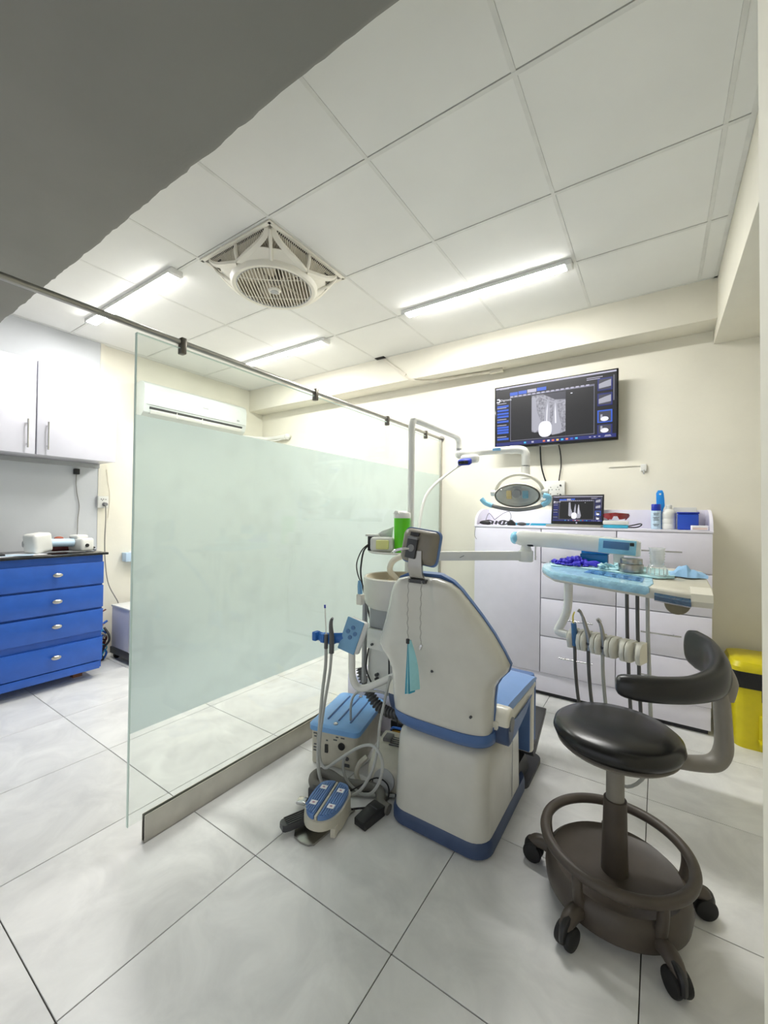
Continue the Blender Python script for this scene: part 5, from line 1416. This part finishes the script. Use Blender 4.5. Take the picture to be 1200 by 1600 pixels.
B().tube([(-1.222, 1.412, .635), (-1.225, 1.405, .54), (-1.25, 1.40, .39), (-1.272, 1.40, .24), (-1.272, 1.40, .15), (-1.238, 1.40, .115), (-1.175, 1.41, .165), (-1.069, 1.43, .25), (-1.0, 1.44, .27), (-.945, 1.42, .24), (-.94, 1.41, .19), (-.97, 1.42, .12), (-1.03, 1.45, .05), (-1.10, 1.47, .02), (-1.17, 1.47, .05), (-1.18, 1.455, .12), (-1.16, 1.45, .18)], .0065, n=8).build('hose', 'hose_grey', hv)
ah2 = B().tube([(-1.0, 1.56, .53), (-.985, 1.50, .46), (-.982, 1.455, .36), (-.983, 1.44, .26), (-1.0, 1.425, .17), (-1.05, 1.41, .08), (-1.12, 1.40, .03), (-1.16, 1.395, .0125)], .0065, n=8)
ah2.build('hanging_hose', 'hose_grey', label='grey hose hanging from the chair back down to the foot control', cat='hose')
B().tube([(-1.30, 1.66, .205), (-1.27, 1.62, .30), (-1.22, 1.58, .38), (-1.15, 1.55, .43), (-1.06, 1.55, .45), (-1.0, 1.57, .44)], .006, n=8).build('bent_tube', 'hose_grey', label='thin grey tube from the blue box lid up to the spittoon arm', cat='hose')

# ================================================================== FLOOR EQUIPMENT
# control box with blue lid
ca = math.radians(15)
cbm = Matrix.Translation((-1.38, 1.745, 0)) @ Matrix.Rotation(ca, 4, 'Z')
fb = thing('utility_box', (-1.38, 1.745, 0), 'grey floor utility box with sky blue ribbed lid beside the glass screen', 'utility box')
def K(b): return b.xf(cbm)
K(B().loft([rbox(-.125, .125, -.185, .185, .004, .02), rbox(-.128, .128, -.19, .19, .175, .025)])).build('box_body', 'old_ivory', fb)
ld = K(B().loft([rbox(-.137, .137, -.20, .20, .172, .03), rbox(-.137, .137, -.20, .20, .196, .03), rbox(-.128, .128, -.19, .19, .204, .028)])).build('lid', 'lid_blue', fb)
for x in (-.06, 0.0, .065):
    K(B().tube([(x, -.13, .2045), (x, -.10, .2065), (x, .12, .2065), (x, .15, .2045)], .0045, n=6, sub=2)).build('lid_rib', 'shell_blue', ld)
for y in (-.165, .165): K(B().ell((-.0, y, .206), (.012, .012, .007))).build('lid_screw', 'chrome', ld)
b = K(B().cyl((.045, -.189, .115), (.045, -.194, .115), .018, n=16)); b.build('round_port', 'black_plastic', fb)
K(B().bb(-.045, -.03, -.194, -.188, .07, .11)).build('slot', 'black_plastic', fb)
K(B().bb(-.09, -.075, -.193, -.188, .125, .155)).build('slot', 'black_plastic', fb)
b = B()
for i, (x, z, w) in enumerate(((-.1, .155, .02), (-.1, .14, .012), (-.1, .10, .014), (-.1, .085, .018), (-.1, .07, .018), (-.035, .13, .01), (.02, .155, .014), (.05, .155, .02), (.01, .14, .02))): b.bb(x - w / 2, x + w / 2, -.1905, -.1885, z - .003, z + .003)
K(b).build('printed_marks', 'sign_ink', fb)
b = B().lathe([(0, 0), (.010, 0), (.010, .003), (0, .003)], (.075, -.189, .06), n=16, axis=(0, -1, 0)).bb(.062, .088, -.191, -.189, .02, .035); K(b).build('warning_mark', 'sign_ink', fb)
# thick grey hose
B().tube([(-.93, 1.455, .022), (-.975, 1.46, .024), (-1.0, 1.50, .024), (-1.05, 1.53, .024), (-1.13, 1.50, .024), (-1.2, 1.475, .024), (-1.28, 1.485, .024), (-1.33, 1.47, .024), (-1.335, 1.43, .024), (-1.29, 1.39, .024), (-1.22, 1.395, .024)], .022, n=12).build('supply_hose', 'hose_thick', label='thick grey supply hose snaking on the floor around the utility box', cat='hose')
# foot pedal
fpd = thing('foot_control', (-1.13, 1.28, 0), 'cream foot control with two ribbed blue pedals and a steel plate', 'foot pedal')
pa = math.radians(17)
pm = Matrix.Translation((-1.118, 1.278, 0)) @ Matrix.Rotation(pa, 4, 'Z')
def Q(b): return b.xf(pm)
def ov(w, l, z, k=1.0, n=32, dx=0):
    o_ = []
    for i in range(n):
        a = 2 * PI * i / n; c, s = math.cos(a), math.sin(a)
        p = 2.2 if s < 0 else 3.4                                  # rounder towards the toe
        o_.append((w * k * abs(c) ** (2 / p) * (1 if c > 0 else -1), l * k * abs(s) ** (2 / p) * (1 if s > 0 else -1), z))
    return o_
Q(B().loft([ov(.080, .118, .046), ov(.080, .118, .060), ov(.079, .116, .078), ov(.073, .109, .081)])).build('housing', 'old_ivory', fpd)
Q(B().loft([[(x, max(y, -.045), z) for x, y, z in ov(.080, .118, .010)], [(x, max(y, -.045), z) for x, y, z in ov(.080, .118, .047)]])).build('lower_housing', 'old_ivory', fpd)
Q(B().bb(.052, .074, -.085, -.04, .010, .047, bev=.003)).build('toe_side', 'old_ivory', fpd)
B().prism([(-1.185, 1.165), (-1.165, 1.142), (-1.125, 1.136), (-1.09, 1.142), (-1.074, 1.158), (-1.058, 1.39), (-1.20, 1.38), (-1.205, 1.24)], .008, (0, 0, .001), bev=.002).build('base_plate', 'steel', fpd)
for s in (-1, 1):
    pts = [(x, y) for x, y, z in ov(.072, .108, 0, 1.0, n=48)]
    hx = []
    for x, y in pts:
        p_ = (max(x, .009), y) if s > 0 else (min(x, -.009), y)
        if not hx or (abs(p_[0] - hx[-1][0]) + abs(p_[1] - hx[-1][1])) > 2e-3: hx.append(p_)
    if abs(hx[0][0] - hx[-1][0]) + abs(hx[0][1] - hx[-1][1]) < 2e-3: hx.pop()
    pedl = Q(B().prism(hx, .017, (0, 0, .080))).build('pedal', 'pedal_blue', fpd)
    b = B()
    for i in range(6):
        x = s * (.016 + .0095 * i); ly = .100 * (1 - (abs(x) / .076) ** 2.6) ** .5
        b.bb(x - .0028, x + .0028, -ly, ly * .96, .0965, .1005)
    Q(b).build('tread_ribs', 'pedal_blue', pedl, kind='stuff')
    for y in (.052, -.045):
        st_ = Q(B().bb(s * .038 - .014, s * .038 + .014, y - .012, y + .012, .1006, .1016)).build('sticker', 'sticker_white', pedl)
        Q(B().bb(s * .038 - .005, s * .038 + .005, y - .004, y + .004, .1017, .1021)).build('sticker_print', 'sticker_ink', st_)
Q(B().bb(-.0055, .0055, -.108, .108, .079, .096, bev=.003)).build('divider_bar', 'old_ivory', fpd)
tdm = Matrix.Translation((-1.19, 1.185, 0)) @ Matrix.Rotation(math.radians(-22), 4, 'Z')
def T_(b): return b.xf(tdm)
trd = T_(B().loft([[(x * k, y, z) for x, z in ((-.027, .022), (.027, .022), (.029, .036), (.024, .046), (-.024, .046), (-.029, .036))] for y, k in ((-.068, .55), (-.06, .85), (-.04, 1), (.065, 1.05))])).build('side_treadle', 'dark_grey', fpd)
for k in range(5):
    T_(B().bb(-.020 + .010 * k - .0022, -.020 + .010 * k + .0022, -.05, .06, .0462, .0495)).build('treadle_rib', 'dark_grey', trd)
B().box((-1.243, 1.325, .044), (.03, .03, .05), rz=.3, bev=.004).build('side_switch', 'dark_grey', fpd)
B().box((-1.262, 1.283, .024), (.045, .04, .016), rz=.3, bev=.006).build('switch_toe', 'chrome', fpd)
B().tube([(-1.25, 1.31, .02), (-1.22, 1.31, .02), (-1.19, 1.31, .02)], .006, n=6).build('switch_rod', 'dark_steel', fpd)
# black foot switch
fs = thing('foot_switch', (-.985, 1.385, 0), 'small black wedge foot switch next to the blue foot control', 'foot switch')
fm = Matrix.Translation((-.978, 1.385, 0)) @ Matrix.Rotation(math.radians(-8), 4, 'Z')
b = B().prism([(-.06, 0), (.06, 0), (.06, .042), (.02, .042), (-.06, .028)], .062, (-.031, 0, .001), (0, 1, 0), (0, 0, 1), bev=.003); b.xf(fm); b.build('body', 'black_plastic', fs)
b = B().bb(-.026, .026, -.058, .012, .0305, .0375, bev=.002); b.xf(fm @ Matrix.Translation((0, 0, .003)) @ Matrix.Rotation(.14, 4, 'X')); b.build('treadle', 'black_plastic', fs)
b = B().bb(-.02, .02, .018, .024, .042, .0436); b.xf(fm); b.build('label_plate', 'dark_grey', fs)
b = B().tube([(-.975, 1.445, .02), (-.965, 1.50, .03), (-.99, 1.535, .06), (-1.04, 1.52, .08), (-1.09, 1.47, .055), (-1.11, 1.42, .05)], .0035, n=6); b.build('cord', 'cable_black', fs)
b = B().tube([(-1.0, 1.44, .015), (-1.02, 1.43, .008), (-1.05, 1.40, .010), (-1.06, 1.37, .02)], .0045, n=6); b.build('cord', 'cable_black', fs)
# scaler unit behind
sc_ = thing('scaler_unit', (-1.05, 1.62, 0), 'low grey white device with vents squeezed between utility box and chair', 'device')
sm = Matrix.Translation((-1.045, 1.66, 0)) @ Matrix.Rotation(math.radians(12), 4, 'Z')
b = B().prism([(-.11, 0), (.12, 0), (.12, .16), (-.03, .15), (-.10, .10)], .17, (-.085, 0, .004), (0, 1, 0), (0, 0, 1), bev=.012); b.xf(sm); b.build('casing', 'old_ivory', sc_)
for k in range(5):
    b = B().bb(-.02 + .0 * k, .06, .0 + .016 * k, .006 + .016 * k, .156, .1615); b.xf(sm); b.build('vent_slot', 'dark_grey', sc_)
b = B().lathe([(0, 0), (.05, 0), (.05, .01), (0, .01)], (-.0, -.105, .055), n=24, axis=(0, -1, .3)); b.xf(sm); b.build('round_dial', 'mid_grey', sc_)
b = B().bb(-.06, -.02, .02, .08, .155, .172, bev=.004); b.xf(sm); b.build('top_clip', 'hose_dark', sc_)
# black supply with coloured cables
pw = thing('power_supply', (-1.1, 1.93, 0), 'black power supply with blue and amber cables behind the utility box', 'power supply')
B().bb(-1.175, -1.05, 1.84, 2.0, .004, .17, bev=.006).build('case', 'black_plastic', pw)
for k, (m_, dz) in enumerate((('cable_blue', .15), ('cable_amber', .13), ('cable_black', .115), ('cable_amber', .09), ('cable_black', .06))):
    B().tube([(-1.17, 1.84, dz - .03), (-1.14, 1.815, dz), (-1.09, 1.81, dz + .01), (-1.03, 1.81, dz + .012), (-.97, 1.83, dz)], .006, n=6).build('cable', m_, pw)
# junction box
jb = thing('junction_box', (-1.45, 2.05, 0), 'white lavender junction box on the floor behind the blue-lidded box', 'junction box')
B().bb(-1.575, -1.20, 1.975, 2.16, .004, .285, bev=.004).build('case', 'lav_white', jb)
B().tube([(-1.42, 1.967, .30), (-1.42, 1.965, .2), (-1.415, 1.966, .08)], .006, n=6).build('copper_pipe', 'copper', jb)
# yellow tape roll bits
B().bb(-1.597, -1.578, 1.90, 1.96, .0035, .16, bev=.003).build('yellow_tag', 'yellow_tape', label='small yellow tag between the glass track and junction box', cat='tag')
B().box((-1.12, 1.92, .2005), (.11, .012, .06), rz=.3, bev=.002).build('yellow_clamp', 'yellow_tape', label='yellow strap behind the corrugated hose', cat='strap')
# corrugated hose
pth = catmull([(-1.30, 1.74, .45), (-1.285, 1.735, .41), (-1.255, 1.73, .365), (-1.22, 1.725, .325), (-1.17, 1.72, .29), (-1.11, 1.72, .277), (-1.04, 1.72, .285), (-.96, 1.73, .31)], 14)
rad = [.023 + .0045 * (1 if i % 4 < 2 else -1) for i in range(len(pth))]
b = B(); b.tube(pth, rad, n=14, sub=1)
b.build('corrugated_hose', 'hose_dark', label='black corrugated suction hose curving under the spittoon', cat='hose', sharp=.4)
# loose wires
wr_ = thing('loose_wires', (-1.0, 1.75, .2), 'thin black wires looping beneath the spittoon', 'cable')
for k in range(4):
    o0 = Vector((-1.12 + .03 * k, 1.72, .42)); pts = [o0]
    for i in range(5): pts.append(o0 + Vector((.016 * (i + 1) + .015 * math.sin(k * 2 + i), .01 * math.cos(i + k), -.035 * (i + 1) - .02 * math.cos(k + i * 1.7))))
    B().tube(pts, .003, n=5).build('wire', 'cable_black', wr_)
B().tube([(-1.12, 1.60, .10), (-1.10, 1.56, .06), (-1.04, 1.54, .02), (-.97, 1.56, .008), (-.93, 1.58, .008)], .006, n=6).build('wire', 'cable_black', wr_)
B().tube([(-1.13, 1.57, .12), (-1.155, 1.545, .09), (-1.16, 1.53, .05), (-1.14, 1.53, .012)], .012, n=8).build('plug_lead', 'old_ivory', wr_)
# ================================================================== OPERATOR STOOL
SX, SY = -.112, 1.555
st = thing('operator_stool', (SX, SY, 0), 'round black dentist stool with wrap-around arm on a taupe castor base', 'stool')
B().lathe([(0, .513), (.12, .513), (.165, .518), (.183, .530), (.190, .546), (.186, .562), (.168, .575), (.12, .584), (0, .586)], (SX, SY, 0), n=56).build('seat_cushion', 'black_leather', st, sharp=1.2)
B().lathe([(0, .498), (.13, .500), (.168, .507), (.178, .516), (.17, .522), (0, .522)], (SX, SY, 0), n=48).build('seat_pan', 'taupe', st)
B().cyl((SX, SY, .33), (SX, SY, .50), .027, n=28).build('gas_lift', 'taupe', st)
B().cyl((SX, SY, .095), (SX, SY, .335), .040, .034, n=28).build('column_sleeve', 'brown_plastic', st)
B().lathe([(0, .03), (.185, .028), (.206, .042), (.211, .075), (.204, .108), (.188, .122), (.165, .112), (.10, .104), (.05, .102), (0, .102)], (SX, SY, 0), n=56).build('base_drum', 'brown_plastic', st)
B().tube([(SX + .212 * math.cos(2 * PI * i / 40), SY + .212 * math.sin(2 * PI * i / 40), .192) for i in range(40)], .0165, n=12, sub=2, closed=True).build('foot_ring', 'brown_plastic', st)
angs = [math.radians(a) for a in (176, 247, 308, 24, 100)]
for a in angs:
    c, s = math.cos(a), math.sin(a)
    P0 = lambda r, z: (SX + c * r, SY + s * r, z)
    B().tube([P0(.195, .085), P0(.208, .12), P0(.213, .16), P0(.212, .19)], [.02, .016, .015, .016], n=10, flat=(1, 1)).build('ring_post', 'brown_plastic', st)
    B().tube([P0(.175, .066), P0(.215, .078), P0(.248, .076), P0(.268, .060), P0(.272, .045)], [.024, .023, .022, .019, .014], n=12).build('castor_leg', 'brown_plastic', st)
    tx, ty_ = -s, c
    q = Vector(P0(.262, .0335))
    for sg in (-1, 1):
        w = B().cyl(q + Vector((tx, ty_, 0)) * sg * .004, q + Vector((tx, ty_, 0)) * sg * .025, .0325, n=24, bev=.007)
        w.build('castor_wheel', 'rubber_black', st)
    B().tube([q + Vector((c * .02, s * .02, .0)) + Vector((0, 0, .0)), q + Vector((c * .018, s * .018, .026)), q + Vector((0, 0, .036)), q + Vector((-c * .016, -s * .016, .028))], .012, n=10, flat=(1, 2.0)).build('castor_hood', 'black_plastic', st)
# side post
B().tube([(SX + .05, SY + .01, .492), (SX + .15, SY + .045, .490), (SX + .215, SY + .07, .490), (SX + .262, SY + .085, .502), (SX + .283, SY + .093, .54), (SX + .284, SY + .094, .60), (SX + .278, SY + .094, .70), (SX + .272, SY + .094, .775)], [.018, .02, .022, .024, .024, .022, .021, .022], n=14, flat=(1.0, 1.35)).build('side_post', 'taupe', st)
B().tube([(SX + .29, SY + .094, .70), (SX + .295, SY + .096, .75), (SX + .287, SY + .096, .79)], [.02, .025, .018], n=12).build('post_cap', 'taupe', st)
# wrap-around arm
import itertools
path = [(-.105, 1.435), (-.05, 1.445), (.02, 1.475), (.09, 1.525), (.145, 1.60), (.165, 1.68), (.150, 1.78), (.115, 1.85), (.085, 1.89)]
zc = [.752, .750, .750, .752, .760, .775, .785, .790, .792]
hh = [.030, .037, .038, .039, .045, .055, .066, .068, .052]
tt = [.026, .032, .033, .033, .034, .030, .020, .016, .012]
PP = catmull([(p[0], p[1], z) for p, z in zip(path, zc)], 6)
def interp(v, i, n): 
    f = i / (n - 1) * (len(v) - 1); j = min(int(f), len(v) - 2); return v[j] * (1 - f + j) + v[j + 1] * (f - j)
secs = []
n_ = len(PP)
for i, p in enumerate(PP):
    tg = (PP[min(i + 1, n_ - 1)] - PP[max(i - 1, 0)]).normalized(); nr = Vector((tg.y, -tg.x, 0)).normalized()
    h_, t_ = interp(hh, i, n_), interp(tt, i, n_)
    k = 1.0
    if i < 3: k = (.55, .85, .96)[i]
    if i > n_ - 4: k = (.5, .8, .95)[n_ - 1 - i]
    secs.append([p + nr * t_ * k * (abs(math.cos(a)) ** .8) * (1 if math.cos(a) > 0 else -1) + Vector((0, 0, h_ * k * math.sin(a))) for a in [2 * PI * q / 18 for q in range(18)]])
B().loft(secs).build('support_arm', 'arm_black', st, sharp=1.2)
